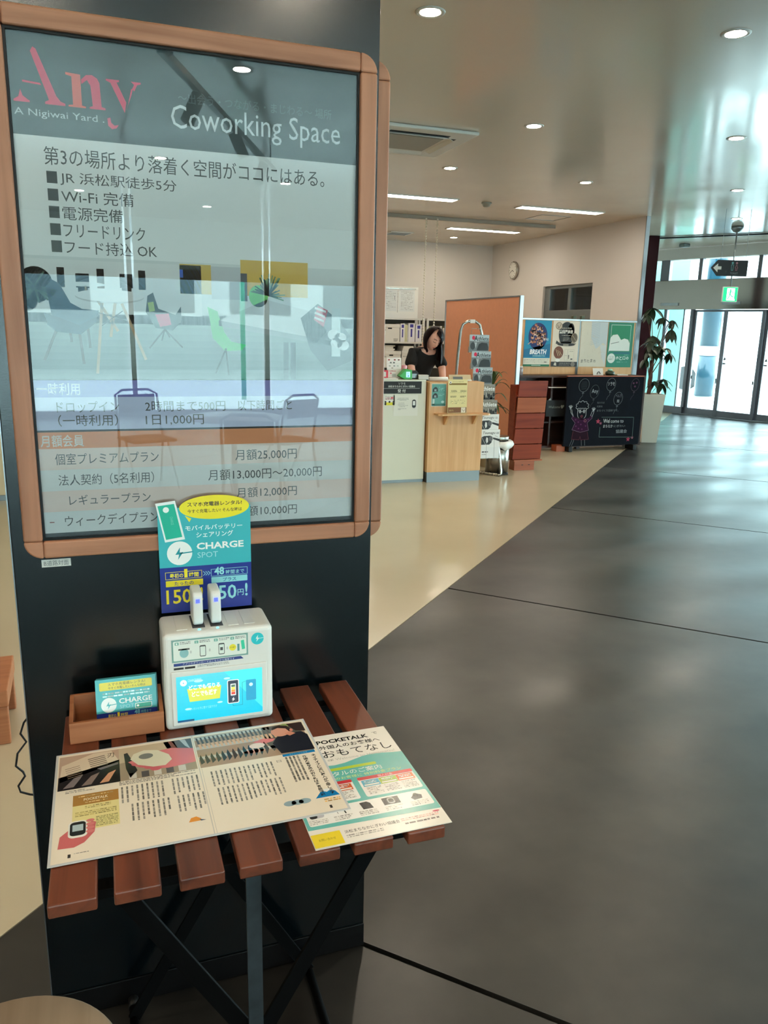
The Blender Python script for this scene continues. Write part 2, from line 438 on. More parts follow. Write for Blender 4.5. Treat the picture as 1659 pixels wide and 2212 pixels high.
# window in the office wall
wn = thing('window_1', 'grey framed window in the white office wall', None, (7.0, 11.24, 1.0), kind='structure')
for y0, y1, z0, z1 in ((-.72, .72, 1.14, 1.19), (-.72, .72, .62, .80), (-.72, -.66, .80, 1.14), (.55, .72, .80, 1.14), (-.08, 0.0, .80, 1.14), (-.72, .72, 0.0, .06)):
    MB().box(.035, .09, y0, y1, z0, z1).build('frame_rail', M['grey_metal'], wn, bevel=.004)
MB().box(.06, .075, -.66, -.08, .80, 1.14).build('pane', M['glass'], wn); MB().box(.06, .075, 0, .55, .80, 1.14).build('pane', M['glass'], wn)
MB().box(.07, .09, -.72, .72, .06, .62).build('panel', M['grey_metal'], wn)

# ---------------------------------------------------------------- entrance facade
M['sticker'] = pbr('dark_sticker', (60, 62, 66), 0.5)
def fac(name, label=None):
    e = thing(name, label, None, FP, FA, kind='structure'); return e
struct(MB().box(-6.9, 21.0, -.12, .12, 1.91, 2.43).build('trim_2', M['header'], None, FP, (0, 0, FA), bevel=.006), 'polished metal header box above the glass doors')
struct(MB().box(-6.9, 21.0, -.10, .12, 2.80, 2.995).build('trim_3', M['white_wall'], None, FP, (0, 0, FA)), 'ceiling downstand above the high windows')
tw = fac('window_2', 'row of high panes above the metal header')
us = [-6.9, -5.6, -4.2, -2.8, -1.43, -.72, .37, 1.6, 2.9, 4.2, 5.5, 6.8, 8.1, 9.4, 10.7, 12.0, 13.3, 14.6, 15.9, 17.2, 18.5, 19.8, 21]
for i, u in enumerate(us):
    hw = .09 if i == 4 else .035
    MB().box(u-hw, u+hw, -.05, .05, 2.43, 2.80).build('mullion', M['door_alu'], tw, bevel=.004)
    if i: MB().box(us[i-1]+.03, u-.03, -.006, .006, 2.43, 2.80).build('pane', M['glass'], tw)
sw = fac('window_3', 'fixed glass panes left of the sliding doors')
us = [-6.9, -5.7, -4.5, -3.4, -2.3, -1.34, -.955, -.80]
for i, u in enumerate(us):
    hw = .012 if i == 6 else .03
    MB().box(u-hw, u+hw, -.04, .04, .13, 1.91).build('mullion', M['door_alu'], sw, bevel=.004)
    if i: MB().box(us[i-1]+.012, u-.012, -.006, .006, .13, 1.91).build('pane', M['glass'], sw)
MB().box(-6.9, -.79, -.06, .06, 0, .13).build('sill_rail', M['door_alu'], sw, bevel=.004)
def sliding_door(name, u0, u1, y, label, tri, stl=.06, str_=.06):
    d = fac(name, label)
    MB().box(u0, u0+stl, y-.025, y+.025, .012, 1.905).build('stile', M['door_alu'], d, bevel=.004)
    MB().box(u1-str_, u1, y-.025, y+.025, .012, 1.905).build('stile', M['door_alu'], d, bevel=.004)
    MB().box(u0+stl, u1-str_, y-.022, y+.022, .012, .125).build('bottom_rail', M['door_alu'], d, bevel=.004)
    MB().box(u0+stl, u1-str_, y-.022, y+.022, 1.87, 1.905).build('top_rail', M['door_alu'], d, bevel=.004)
    MB().box(u0+stl, u1-str_, y-.005, y+.005, .125, 1.87).build('pane', M['glass'], d)
    if tri: MB().prism([(u0+stl+.005, 1.03), (u0+stl+.055, 1.03), (u0+stl+.03, 1.09)], y-.009, y-.006, axis='Y').build('triangle_sticker', M['sticker'], d); MB().box(u0+stl+.002, u0+stl+.056, y-.009, y-.006, .955, .98).build('bar_sticker', M['sticker'], d)
    return d
d1 = sliding_door('door_1', -.79, -.11, .03, 'left sliding glass door with the teal pillar behind it', False, .07, .055)
MB().box(-.715, -.69, .018, .024, .66, .72).build('touch_switch', M['sticker'], d1)
MB().box(-.185, -.155, .018, .024, .95, 1.06).build('triangle_sticker', M['sticker'], d1)
d2 = sliding_door('door_2', -.17, .58, -.03, 'middle sliding glass door with triangle sticker', True, .075, .06)
MB().box(.485, .51, -.042, -.036, .63, .69).build('touch_switch', M['sticker'], d2)
P = Print(.0004); P.text('Any', 0, 0, .12, .05, (150, 170, 175), 1); P.build('door_lettering', M['print'], d2, (.16, -.037, 1.22), (1, 0, 0), (0, 0, -1), (0, -1, 0))
d3 = sliding_door('door_3', .56, 1.27, .03, 'right sliding glass door at the edge of the picture', True)
wf = fac('window_4', 'run of tall glass panes right of the doors')
us = [1.30+1.25*i for i in range(16)]
for i, u in enumerate(us):
    MB().box(u-.03, u+.03, -.04, .04, 0, 1.91).build('mullion', M['door_alu'], wf, bevel=.004)
    if i: MB().box(us[i-1]+.03, u-.03, -.006, .006, .10, 1.91).build('pane', M['glass'], wf)
MB().box(1.3, 20.0, -.05, .05, 0, .10).build('sill_rail', M['door_alu'], wf, bevel=.004)
struct(MB().box(-.80, 1.3, -.08, .08, .0005, .010).build('trim_4', M['alu'], None, FP, (0, 0, FA)), 'metal threshold track under the sliding doors')
# roller shutter guides and small fittings
struct(MB().obox((9.12, 10.665, 2.985), (4.2, .035, .02), (0, 0, math.radians(-52))).build('trim_5', M['black']), 'dark ceiling seam in front of the doors')

# rear glazing of the hall (behind the viewer, seen mirrored in the poster glass)
wb = thing('window_5', 'rear window wall with blinds facing the street', None, (0, -10.0, 0), kind='structure')
us = [-8+2.1*i for i in range(13)]
M['blind'] = bpy.data.materials.new('translucent_film'); M['blind'].use_nodes = True
_n = M['blind'].node_tree; _n.nodes.clear(); _o = _n.nodes.new('ShaderNodeOutputMaterial'); _t = _n.nodes.new('ShaderNodeBsdfTranslucent'); _d = _n.nodes.new('ShaderNodeBsdfDiffuse'); _m = _n.nodes.new('ShaderNodeMixShader')
_t.inputs[0].default_value = (.62, .62, .58, 1); _d.inputs[0].default_value = (.7, .7, .66, 1); _m.inputs[0].default_value = .45
_n.links.new(_t.outputs[0], _m.inputs[1]); _n.links.new(_d.outputs[0], _m.inputs[2]); _n.links.new(_m.outputs[0], _o.inputs[0])
for i, u in enumerate(us):
    MB().box(u-.035, u+.035, -.06, .06, 0, 3.0).build('mullion', M['white_wall'], wb)
    if i:
        MB().box(us[i-1]+.07, u-.07, .02, .03, 2.26, 3.0).build('blind', M['blind'], wb)
        MB().box(us[i-1]+.07, u-.07, -.006, .006, .10, 3.0).build('pane', M['glass'], wb)
        MB().box(us[i-1]+.07, u-.07, -.05, .05, 2.12, 2.26).build('transom', M['white_wall'], wb)
MB().box(-8, 17.0, -.06, .06, 0, .10).build('sill_rail', M['door_alu'], wb)

# ---------------------------------------------------------------- outdoors
gr = struct(MB().box(-60, 90, -60, 90, -.5, -.21).build('trim_6', M['ext_ground']), 'pale sunlit paving outside')
gr.name = 'ground'
g2 = struct(MB().prism(clip([(-60, -60), (90, -60), (90, 90), (-60, 90)], (FP.x+FO.x*.02, FP.y+FO.y*.02), (-FO.x, -FO.y)), -.2, -.02).build('ground', M['ext_ground']), 'pale paving just outside the glass doors')
g3 = struct(MB().box(-40, 17.2, -60, -10.1, -.2, -.02).build('ground', M['ext_ground']), 'pale street behind the hall')
# teal pillar with a white band
pc = (12.98, 14.68)
t = thing('round_pillar', 'glossy teal round pillar with a white band outside the doors', 'pillar', (*pc, -.02))
for nm, z0, z1, mt, r in (('lower_cladding', .12, 1.03, M['cyl'], .215), ('white_band', 1.03, 1.24, M['white_wall'], .217), ('upper_cladding', 1.24, 5.0, M['cyl'], .215), ('footing', 0, .12, M['white_wall'], .19)):
    MB().cyl((0, 0, z0), (0, 0, z1), r, n=40).build(nm, mt, t)
t = thing('cladding_wall', 'pale green panelled wall outside left of the doors', 'wall', (10.42, 13.78, -.02), math.radians(-19))
for i in range(3): MB().box(-.2+.36*i, .155+.36*i, 0, .12, 0, 3.6).build('panel', M['ext_green'], t, bevel=.004)
# white van
t = thing('van', 'white van parked outside beyond the doors', 'van', (16.6, 17.0, -.02), math.radians(-62))
M['van'] = pbr('van_paint', (235, 238, 240), 0.25); M['tyre'] = pbr('tyre', (30, 30, 32), 0.8); M['vglass'] = pbr('van_glass', (150, 165, 170), 0.05)
prof = [(-2.3, .35), (2.2, .35), (2.35, .55), (2.3, .95), (1.75, 1.15), (1.25, 1.85), (-2.15, 1.9), (-2.3, 1.7)]
MB().prism(prof, -.85, .85, axis='Y').build('body', M['van'], t, bevel=.05, seg=3)
for x in (-1.5, 1.5):
    for y in (-.87, .67): MB().cyl((x, y, .32), (x, y+.2, .32), .32, n=24).build('wheel', M['tyre'], t)
for x0, x1 in ((-1.9, -.7), (-.6, .3), (.4, 1.35)): MB().box(x0, x1, -.862, -.852, 1.15, 1.62).build('side_window', M['vglass'], t)
# buildings across the streets
def block(name, x, y, wx, wy, h, rz, mats, label, nx, nz, mw):
    t = thing(name, label, 'building', (x, y, -.02), rz)
    MB().box(-wx/2, wx/2, -wy/2, wy/2, 0, h).build('walls', mats, t)
    for s in (-1, 1):
        for i in range(nx):
            for k in range(nz):
                cx = -wx/2+wx*(i+.5)/nx; cz = 1.2+(h-1.6)*(k+.3)/nz
                MB().box(cx-wx/nx*.32, cx+wx/nx*.32, s*wy/2-.02, s*wy/2+.02, cz, cz+(h-1.6)/nz*.5).build('window', mw, t)
    return t
M['bl1'] = pbr('pale_render', (200, 204, 204), 0.8); M['bl2'] = pbr('grey_tile', (186, 190, 190), 0.7); M['bw'] = pbr('far_window', (90, 105, 112), 0.15)
block('office_building', 25, 26, 9, 6, 9, FA, M['bl1'], 'pale rendered building across the forecourt', 5, 3, M['bw'])
block('office_building', 5.0, -27, 16, 6, 8, 0, M['bl2'], 'grey tiled building across the rear street', 5, 3, M['bw'])
block('office_building', -10.5, -25, 13, 5, 7.5, 0, M['bl1'], 'low pale building on the rear street', 4, 2, M['bw'])
# ---------------------------------------------------------------- free standing board with framed posters
bd = thing('display_board', 'tall dark board with a low skirting, carrying the framed posters', 'board', (.1615, 1.4965, 0))
MB().box(-.3415, .3415, 0, .05, .002, 2.9).build('panel', M['board'], bd, bevel=.0015)
MB().box(-.3415, .3415, -.004, -.0002, .002, .062).build('skirting', M['black'], bd, bevel=.001)
MB().box(-.3437, -.3417, 0, .05, .002, 2.9).build('edge_highlight', M['alu'], bd)  # thin aluminium strip stands in for the pale highlight along the board edge

def frame(loc, rz, w_in, h_in, fw, label, group=None):
    """poster frame, inner opening w_in x h_in; local origin lower left inner corner, front towards -Y"""
    t = thing('framed_poster', label, 'framed poster', loc, rz)
    th = .018; r = .040
    def rail(name, x0, x1, z0, z1, mat): MB().box(x0, x1, -th, 0, z0, z1).build(name, mat, t, bevel=.004, seg=3)
    rail('rail', 0, w_in, h_in, h_in+fw, M['frame']); rail('rail', 0, w_in, -fw, 0, M['frame'])
    rail('stile', -fw, 0, 0, h_in, M['frame_v']); rail('stile', w_in, w_in+fw, 0, h_in, M['frame_v'])
    for cx, cz, a0 in ((0, 0, 180), (w_in, 0, 270), (w_in, h_in, 0), (0, h_in, 90)):
        poly = [(cx, cz)]+[(cx+fw*math.cos(math.radians(a0+k*11.25)), cz+fw*math.sin(math.radians(a0+k*11.25))) for k in range(9)]
        MB().prism(poly, -th, 0, axis='Y').build('corner_block', M['frame'], t, bevel=.003, seg=2)
    for x0, x1, z0, z1 in ((0, w_in, 0, .004), (0, w_in, h_in-.004, h_in), (0, .004, .004, h_in-.004), (w_in-.004, w_in, .004, h_in-.004)):
        MB().box(x0, x1, -.010, -.002, z0, z1).build('inner_lip', M['black'], t)
    return t
W_, H_ = .596, .849; KF = .9876
pf = frame((-.1265, 1.4960, 1.049), 0, W_*KF, H_*KF, .032, 'oak frame with rounded corners around the large coworking poster with prices')
P = Print(.00010)
BL, DK = (58, 64, 62), (44, 50, 50)
P.rect(0, 0, W_, H_-.011, (242, 244, 240), 0)
P.rect(0, H_-.011, W_, H_, (40, 42, 42), 0)
P.rect(0, 0, W_, .157, (60, 74, 74), 1)
pk, og = (232, 62, 98), (238, 100, 82)
# logo
P.poly([(.0385, .030), (.0425, .0235), (.0470, .026), (.074, .094), (.080, .1015), (.087, .104), (.087, .1075), (.056, .1075), (.056, .104), (.062, .101), (.060, .094)], pk, 2)
P.poly([(.0235, .0745), (.050, .0765), (.052, .0795), (.0235, .0775)], pk, 2)
P.poly([(.0085, .1075), (.0085, .1045), (.016, .100), (.0195, .0885), (.0225, .098), (.030, .1035), (.0325, .1045), (.0325, .1075)], pk, 2)
P.poly([(.090, .0555), (.113, .057), (.113, .104), (.119, .105), (.119, .1075), (.092, .1075), (.092, .105), (.099, .104), (.099, .061), (.090, .059)], og, 2)
P.poly([(.114, .064), (.122, .0565), (.131, .0555), (.139, .060), (.1425, .067), (.144, .103), (.150, .1045), (.150, .1075), (.125, .1075), (.125, .105), (.130, .103), (.128, .072), (.123, .064), (.114, .071)], pk, 2)
P.poly([(.153, .0585), (.174, .0585), (.174, .061), (.170, .0625), (.184, .092), (.181, .1085), (.160, .064), (.153, .061)], pk, 2)
P.poly([(.187, .094), (.182, .107), (.193, .080), (.1955, .070), (.193, .070)], pk, 2)
P.poly([(.193, .0585), (.209, .0585), (.209, .061), (.203, .063), (.198, .073), (.1945, .070), (.198, .063)], pk, 2)
P.poly([(.152, .1195), (.157, .118), (.158, .126), (.163, .130), (.170, .1285), (.166, .134), (.159, .136), (.153, .131)], pk, 2)
P.text('A Nigiwai Yard .', .008, .1165, .147, .1305, (214, 222, 220), 3)
P.text('～出会う・つながる・まじわる～ 場所', .270, .066, .545, .083, (92, 110, 112), 3)
P.text('Coworking Space', .257, .086, .562, .136, (232, 240, 240), 3)
P.text('第3の場所より落着く空間がココにはある。', .048, .172, .532, .201, BL, 3)
for i, (s, e) in enumerate((('JR 浜松駅徒歩5分', .262), ('Wi-Fi 完備', .188), ('電源完備', .169), ('フリードリンク', .205), ('フード持込 OK', .224))):
    vc = .220+.0277*i
    P.rect(.050, vc-.0095, .0665, vc+.0095, DK, 3); P.text(s, .071, vc-.0105, e, vc+.0115, BL, 3)
# photograph of the room
v0, v1 = .335, .556
P.rect(0, .347, W_, .458, (222, 226, 222), 1)
for i in range(10):
    f = i/9; P.rect(0, .440+.0116*i, W_, .4516+.0116*i, (int(160-50*f), int(172-50*f), int(164-46*f)), 1)
P.rect(0, .352, .30, .442, (232, 234, 230), 2)
P.rect(.262, .350, .318, .402, (214, 176, 66), 2); P.rect(.372, .338, .500, .402, (222, 178, 60), 2); P.rect(.318, .352, .372, .410, (200, 204, 204), 2)
for u in (.055, .120, .190): P.rect(u, .365, u+.012, .398, (196, 148, 104), 2)
for u, z in ((.085, .374), (.158, .372)): P.rect(u, z, u+.022, z+.024, (52, 54, 54), 2); P.rect(u+.003, z+.024, u+.019, z+.042, (70, 70, 68), 2)
P.ell(.100, .392, .034, .004, (232, 234, 230), 3); P.rect(.099, .394, .102, .410, (180, 160, 130), 3)
P.ell(.020, .395, .028, .030, (70, 104, 80), 2); P.ell(.004, .410, .02, .03, (52, 86, 64), 2)
for i in range(16):
    a = random.uniform(0, 2*PI); P.line([(.018, .398), (.018+.034*math.cos(a), .398+.034*math.sin(a)*.8)], .003, (60, 96, 70), 3)
# blue armchair
P.poly([(.036, .398), (.046, .386), (.058, .392), (.074, .424), (.092, .434), (.120, .436), (.118, .446), (.086, .464), (.044, .458), (.040, .430)], (36, 68, 88), 3)
P.poly([(.030, .442), (.055, .450), (.086, .462), (.116, .446), (.116, .456), (.088, .478), (.048, .474), (.034, .462)], (28, 54, 72), 4)
for a, b in (((.048, .472), (.026, .522)), ((.086, .478), (.090, .528)), ((.100, .462), (.102, .500)), ((.070, .470), (.072, .490))): P.line([a, b], .0045, (86, 62, 48), 3)
# round table
for a, b in (((.126, .424), (.112, .545)), ((.160, .424), (.196, .520)), ((.148, .424), (.138, .480)), ((.120, .420), (.150, .470))): P.line([a, b], .0050, (196, 160, 118), 4)
P.line([(.120, .440), (.166, .452)], .0014, (60, 60, 60), 4); P.line([(.160, .436), (.124, .462)], .0014, (60, 60, 60), 4)
P.ell(.140, .412, .058, .0115, (205, 205, 200), 4); P.ell(.140, .410, .058, .0105, (236, 236, 232), 5)
# patchwork chair and green chairs
P.poly([(.200, .436), (.204, .408), (.214, .402), (.222, .430), (.252, .440), (.262, .425), (.262, .452), (.246, .468), (.216, .464)], (70, 76, 72), 3)
P.poly([(.216, .440), (.240, .438), (.244, .458), (.224, .462)], (222, 84, 110), 4); P.poly([(.204, .420), (.214, .418), (.216, .434), (.206, .436)], (170, 190, 90), 4)
for b in ((.204, .500), (.262, .498), (.226, .486), (.240, .480)): P.line([(.232, .466), b], .0025, (80, 70, 60), 3)
P.poly([(.310, .424), (.328, .432), (.340, .470), (.352, .486), (.380, .492), (.372, .502), (.340, .504), (.318, .480)], (96, 196, 88), 3); P.ell(.405, .402, .018, .020, (110, 204, 96), 3)
for b in ((.322, .545), (.346, .548)): P.line([(.342, .500), b], .003, (70, 66, 60), 3)
# long table, plant, screens
P.poly([(.330, .448), (.420, .408), (.520, .430), (.548, .482), (.470, .470)], (206, 208, 204), 3); P.poly([(.330, .448), (.470, .470), (.548, .482), (.548, .492), (.330, .458)], (160, 164, 162), 3)
P.rect(.452, .486, .462, .556, (70, 68, 66), 3); P.rect(.466, .486, .476, .556, (54, 54, 54), 3)
for i in range(44):
    a = random.uniform(-PI, 0.3); q = random.uniform(.4, 1.0); P.line([(.424, .400), (.424+.036*q*math.cos(a), .400+.040*q*math.sin(a))], .0022, random.choice(((58, 104, 66), (84, 130, 84), (110, 150, 100))), 4)
P.rect(.372, .362, .384, .412, (60, 62, 66), 3); P.rect(.262, .360, .268, .374, (40, 90, 190), 3)
P.poly([(.486, .440), (.520, .412), (.560, .440), (.585, .470), (.590, .520), (.540, .540), (.505, .500)], (92, 98, 98), 3)
P.poly([(.512, .442), (.520, .416), (.540, .424), (.532, .456)], (190, 40, 60), 4)
for i in range(3): P.poly([(.5125+.0005*i, .440-.009*i), (.5320+.002*i, .447-.009*i), (.5325+.002*i, .443-.009*i), (.5135+.0005*i, .436-.009*i)], (232, 228, 224), 5)
P.rect(.548, .420, .566, .512, (216, 226, 224), 4)
for q in ((.552, .470), (.566, .476), (.558, .486), (.572, .490)): P.ell(q[0], q[1], .012, .010, (226, 230, 228), 5)
# price table
P.rect(0, .5560, W_, .5585, (30, 34, 36), 3)
P.rect(0, .5585, W_, .5885, (132, 126, 196), 2); P.rect(0, .5885, W_, .6475, (214, 218, 244), 2); P.rect(0, .6475, W_, .6510, (36, 38, 40), 3)
P.rect(0, .6510, W_, .6810, (240, 152, 100), 2); P.rect(0, .6810, W_, .7200, (252, 228, 214), 2); P.rect(0, .7200, W_, .7590, (244, 242, 236), 2)
P.rect(0, .7590, W_, .7980, (252, 224, 210), 2); P.rect(0, .7980, W_, H_-.011, (244, 244, 240), 2)
for s, a, b, c, d in (('ドロップイン', .039, .596, .145, .616), ('（一時利用）', .040, .620, .142, .641), ('個室プレミアムプラン', .030, .690, .211, .711), ('法人契約（5名利用）', .033, .729, .201, .750),
                      ('レギュラープラン', .049, .768, .193, .787), ('ウィークデイプラン', .039, .806, .206, .827), ('2時間まで500円', .191, .596, .338, .616), ('以下時間ごと', .362, .596, .468, .616), ('1日1,000円', .191, .622, .297, .642),
                      ('月額25,000円', .355, .692, .477, .714), ('月額13,000円～20,000円', .302, .730, .529, .752), ('月額12,000円', .356, .768, .477, .789), ('月額10,000円', .356, .806, .477, .827)):
    P.text(s, a, b, c, d, (78, 80, 78), 3)
P.text('一時利用', .008, .563, .080, .585, (236, 232, 240), 3, bold=.012); P.text('月額会員', .008, .656, .081, .678, (250, 238, 226), 3, bold=.012)
P.rect(.013, .8165, .021, .8185, (150, 90, 84), 3)
P.v = [(x*KF, y*KF, z) for x, y, z in P.v]
MB().box(.0005, W_*KF-.0005, -.0006, .0002, .0005, H_*KF-.0005).build('backing_sheet', M['paper'], pf)
P.build('poster_print', M['print'], pf, (0, -.0008, H_*KF))
MB().box(.0045, W_*KF-.0045, -.0075, -.0060, .0045, H_*KF-.0045).build('acrylic_sheet', M['acrylic'], pf)
tg = thing('label_tag', 'small white label strip stuck below the poster frame', 'label', (-.133, 1.4962, .996))
MB().box(0, .050, -.0008, 0, 0, .0145).build('strip', M['paper'], tg)
P = Print(.0001); P.text('B道路対面', .004, .002, .046, .0125, (110, 112, 112), 1); P.build('strip_print', M['print'], tg, (0, -.0009, .0145))
# frame on the rear face, its edge showing past the board
rf = frame((.510, 1.5475, 1.03), PI, W_, H_+.02, .034, 'second oak frame on the back of the dark board, only its edge showing')
MB().box(.0045, W_-.0045, -.010, -.0005, .0045, H_+.015).build('poster_sheet', M['paper'], rf)

# ---------------------------------------------------------------- folding slatted table
tb = thing('slatted_table', 'folding bistro table with seven stained slats on black steel legs', 'table', (.1685, 1.2175, 0))
sx = [-.112, -.030, .055, .1365, .2215, .304, .388]
for i, x in enumerate(sx):
    MB().box(x-.1685, x+.061-.1685, -.266, .266, .680, .700).build('slat', M['slat'], tb, bevel=.0025, seg=2)
for y in (-.215, .215):
    MB().box(-.262, .262, y-.0125, y+.0125, .6645, .6795).build('cross_bar', M['black_tube'], tb, bevel=.001)
# X legs: flat bars on both ends plus floor bars
def leg(name, a, b, wd=.026, th=.006, mat=None):
    a = Vector(a); b = Vector(b); d = b-a; L = d.length; d.normalize(); yx = Vector((0, 1, 0)); xx = yx.cross(d).normalized(); yx = d.cross(xx)
    q = Matrix((xx, yx, d)).transposed().to_4x4()
    return MB().box(-wd/2, wd/2, -th/2, th/2, 0, L, 0, Matrix.Translation(a) @ q).build(name, mat or M['black_tube'], tb, bevel=.001)
for y in (-.210, .225):
    s = 1 if y < 0 else -1
    leg('leg', (-.19, y-.008*s, .664), (.19, y-.008*s, .012)); leg('leg', (.19, y+.002*s, .664), (-.19, y+.002*s, .012))
    MB().cyl((0, y-.018, .338), (0, y+.012, .338), .006).build('pivot_bolt', M['steel'], tb)
for x in (-.19, .19):
    MB().cyl((x, -.262, .010), (x, .262, .010), .009).build('floor_bar', M['black_tube'], tb)
    for y in (-.262, .262): MB().cyl((x, y-.012, .011), (x, y+.012, .011), .0108).build('rubber_foot', M['blackmat'], tb)
M['worn'] = pbr('worn_galvanised_bar', (50, 56, 60), 0.5, 0.4, noise=.35, nscale=30)
o = MB().box(-.011, .011, -.003, .003, 0, .275).build('lock_bar', M['worn'], tb, (-.008, -.232, .385)); o['label'] = 'worn bare metal locking bar hanging at the front'

# ---------------------------------------------------------------- round stool
sto = thing('round_stool', 'round wooden stool top at the lower left edge', 'stool', (-.185, .935, 0))
MB().lathe([(0.001, .425), (.150, .425), (.156, .430), (.157, .440), (.154, .447), (.150, .450), (0.001, .450)], n=64).build('seat', M['stool'], sto)
MB().cyl((0, 0, .405), (0, 0, .425), .11, n=32).build('seat_ring', M['black_tube'], sto)
for k in range(4):
    a = PI/4+k*PI/2; MB().tube([(math.cos(a)*.09, math.sin(a)*.09, .408), (math.cos(a)*.13, math.sin(a)*.13, .008)], .010).build('leg', M['black_tube'], sto)

# ---------------------------------------------------------------- wooden tray with cards
tr = thing('wooden_tray', 'small pine tray holding charger rental cards on the slats', 'tray', (-.099, 1.368, .7005))
wT, dT, hT, k = .163, .088, .040, .007
MB().box(0, wT, 0, k, 0, hT).build('front_side', M['tray'], tr, bevel=.0008); MB().box(0, wT, dT-k, dT, 0, .056).build('back_side', M['tray'], tr, bevel=.0008)
for x in (0, wT-k):
    MB().prism([(k, 0), (dT-k, 0), (dT-k, .056), (k, hT)], x, x+k, axis='X').build('end_side', M['tray'], tr)
MB().box(k, wT-k, k, dT-k, 0, .005).build('base', M['tray'], tr)
TEAL, NAVY, YEL, WH = (74, 182, 186), (34, 52, 140), (238, 220, 56), (244, 246, 242)
def bolt(P, cx, cy, r, L, col=TEAL, ring=True, tip=True):
    P.ell(cx, cy, r, r, WH, L)
    P.poly([(cx+.05*r, cy-.5*r), (cx-.35*r, cy+.12*r), (cx-.05*r, cy+.10*r), (cx-.15*r, cy+.55*r), (cx+.28*r, cy-.08*r), (cx, cy-.06*r)], col, L+1)
    if tip: P.line([(cx+.1*r, cy+.02*r), (cx+1.05*r, cy-.06*r)], r*.10, col, L+1)
cg = 'charger rental cards in the tray'
for i in range(4):
    c = thing('card', 'teal and navy rental card in the pine tray, ' + (('front one of the bundle', 'second of the bundle', 'third of the bundle', 'rearmost of the bundle')[i]), 'card', (-.053+.0008*i, 1.395+.0022*i, .7065), 0, cg)
    c.rotation_euler = (math.radians(-14), 0, 0)
    MB().box(0, .107, 0, .0006, 0, .092).build('card_sheet', pbr('card_%d' % i, TEAL if i == 0 else (60, 150, 156), .4), c)
    if i == 0:
        P = Print(.00008); P.rect(0, 0, .107, .062, TEAL, 0); P.rect(0, .062, .107, .092, NAVY, 0); P.rrect(.007, .006, .100, .021, .002, YEL, 1)
        P.text('スマホ充電器レンタル!', .022, .0075, .088, .0130, (60, 60, 50), 2); P.text('今すぐ充電したい!そんな時は', .022, .0145, .088, .0195, (60, 60, 50), 2)
        P.dashes(.012, .024, .095, .035, .0052, (190, 226, 226), 2)
        bolt(P, .022, .048, .0135, 1); P.text('CHARGE', .040, .038, .099, .0475, WH, 2, bold=.02); P.text('SPOT', .041, .050, .066, .0565, (150, 212, 214), 2)
        P.rrect(.068, .050, .098, .060, .0015, WH, 1); P.rrect(.069, .051, .097, .059, .001, (40, 160, 130), 2); P.ell(.073, .055, .002, .002, WH, 3)
        P.text('1', .036, .063, .040, .071, YEL, 2, bold=.02); P.text('時間', .042, .065, .054, .071, YEL, 2); P.text('最初の', .020, .065, .034, .071, YEL, 2); P.text('48', .066, .062, .076, .070, (120, 200, 214), 2, bold=.02); P.text('時間まで', .078, .064, .096, .070, (120, 200, 214), 2)
        P.rrect(.013, .074, .052, .082, .001, YEL, 1); P.rrect(.058, .073, .099, .081, .001, (120, 200, 214), 1)
        P.build('card_print', M['print_gloss'], c, (0, -.0002, .092))

# ---------------------------------------------------------------- power bank station
cs = thing('charging_station', 'white phone charger rental station with a lit blue screen', 'charger', (.067, 1.3645, .7005))
MB().box(0, .200, 0, .106, .0, .190).build('housing', M['plastic'], cs, bevel=.009, seg=4)
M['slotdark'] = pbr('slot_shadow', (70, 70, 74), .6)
slx = (.036, .067, .100, .130, .160)
for i, x in enumerate(slx):
    if i in (1, 2): MB().box(x-.0115, x+.0115, .022, .088, .1895, .1908).build('slot', M['slotdark'], cs)
    else: MB().box(x-.010, x+.010, .018, .092, .1896, .1912).build('slot_cover', M['plastic'], cs, bevel=.0007)
MB().box(.012, .188, -.0035, .0005, .010, .118).build('screen_bezel', M['plastic'], cs, bevel=.0025, seg=3)
P = Print(.00010)   # lit screen
sw_, sh_ = .158, .091
for i in range(14):
    f = i/13; P.rect(0, sh_*i/14, sw_, sh_*(i+1)/14, (int(84-50*f), int(196-10*f), int(214+4*f)), 0)
P.poly([(sw_, 0), (sw_*.55, 0), (sw_, sh_*.9)], (78, 214, 218), 1)
bolt(P, .013, .013, .006, 2, (60, 160, 200), tip=False); P.text('CHARGESPOT', .021, .007, .045, .012, (190, 236, 244), 2)
P.poly([(.019, .026), (.081, .026), (.078, .052), (.023, .052)], (206, 206, 92), 2)
P.text('どこでも借りる', .022, .019, .079, .029, (236, 246, 240), 3, bold=.03); P.text('どこでも返す', .027, .032, .073, .043, (236, 246, 240), 3, bold=.03)
P.text('使いたいときに借りて返すだけ', .022, .064, .072, .069, (150, 222, 236), 3)
for q in ((.040, .012, .008), (.092, .014, .006), (.020, .066, .006), (.078, .060, .005)): P.ell(q[0], q[1], q[2], q[2]*.35, (176, 230, 240), 2)
P.rrect(.092, .018, .114, .066, .003, (226, 232, 234), 2); P.rrect(.0935, .0195, .1125, .0645, .002, (58, 70, 84), 3); P.rrect(.098, .026, .108, .050, .001, (216, 220, 222), 4)
for i, c in enumerate(((90, 120, 100), (220, 210, 90), (226, 150, 70), (206, 70, 60))): P.rect(.0995, .028+.005*i, .1065, .0325+.005*i, c, 5)
P.poly([(.104, .053), (.100, .058), (.1025, .058), (.101, .062), (.106, .057), (.1035, .057)], WH, 5)
P.line([(.102, .067), (.102, .071), (.120, .071), (.120, .026), (.126, .024)], .0006, (40, 120, 150), 3)
P.rrect(.127, .022, .146, .064, .002, (52, 150, 190), 2); P.ell(.1365, .032, .0035, .0035, (190, 236, 244), 3)
P.rect(0, sh_-.004, .030, sh_, (30, 80, 120), 3)
P.build('lit_screen', M['screen'], cs, (.0205, -.0038, .1085))
P = Print(.0001)    # instruction strip
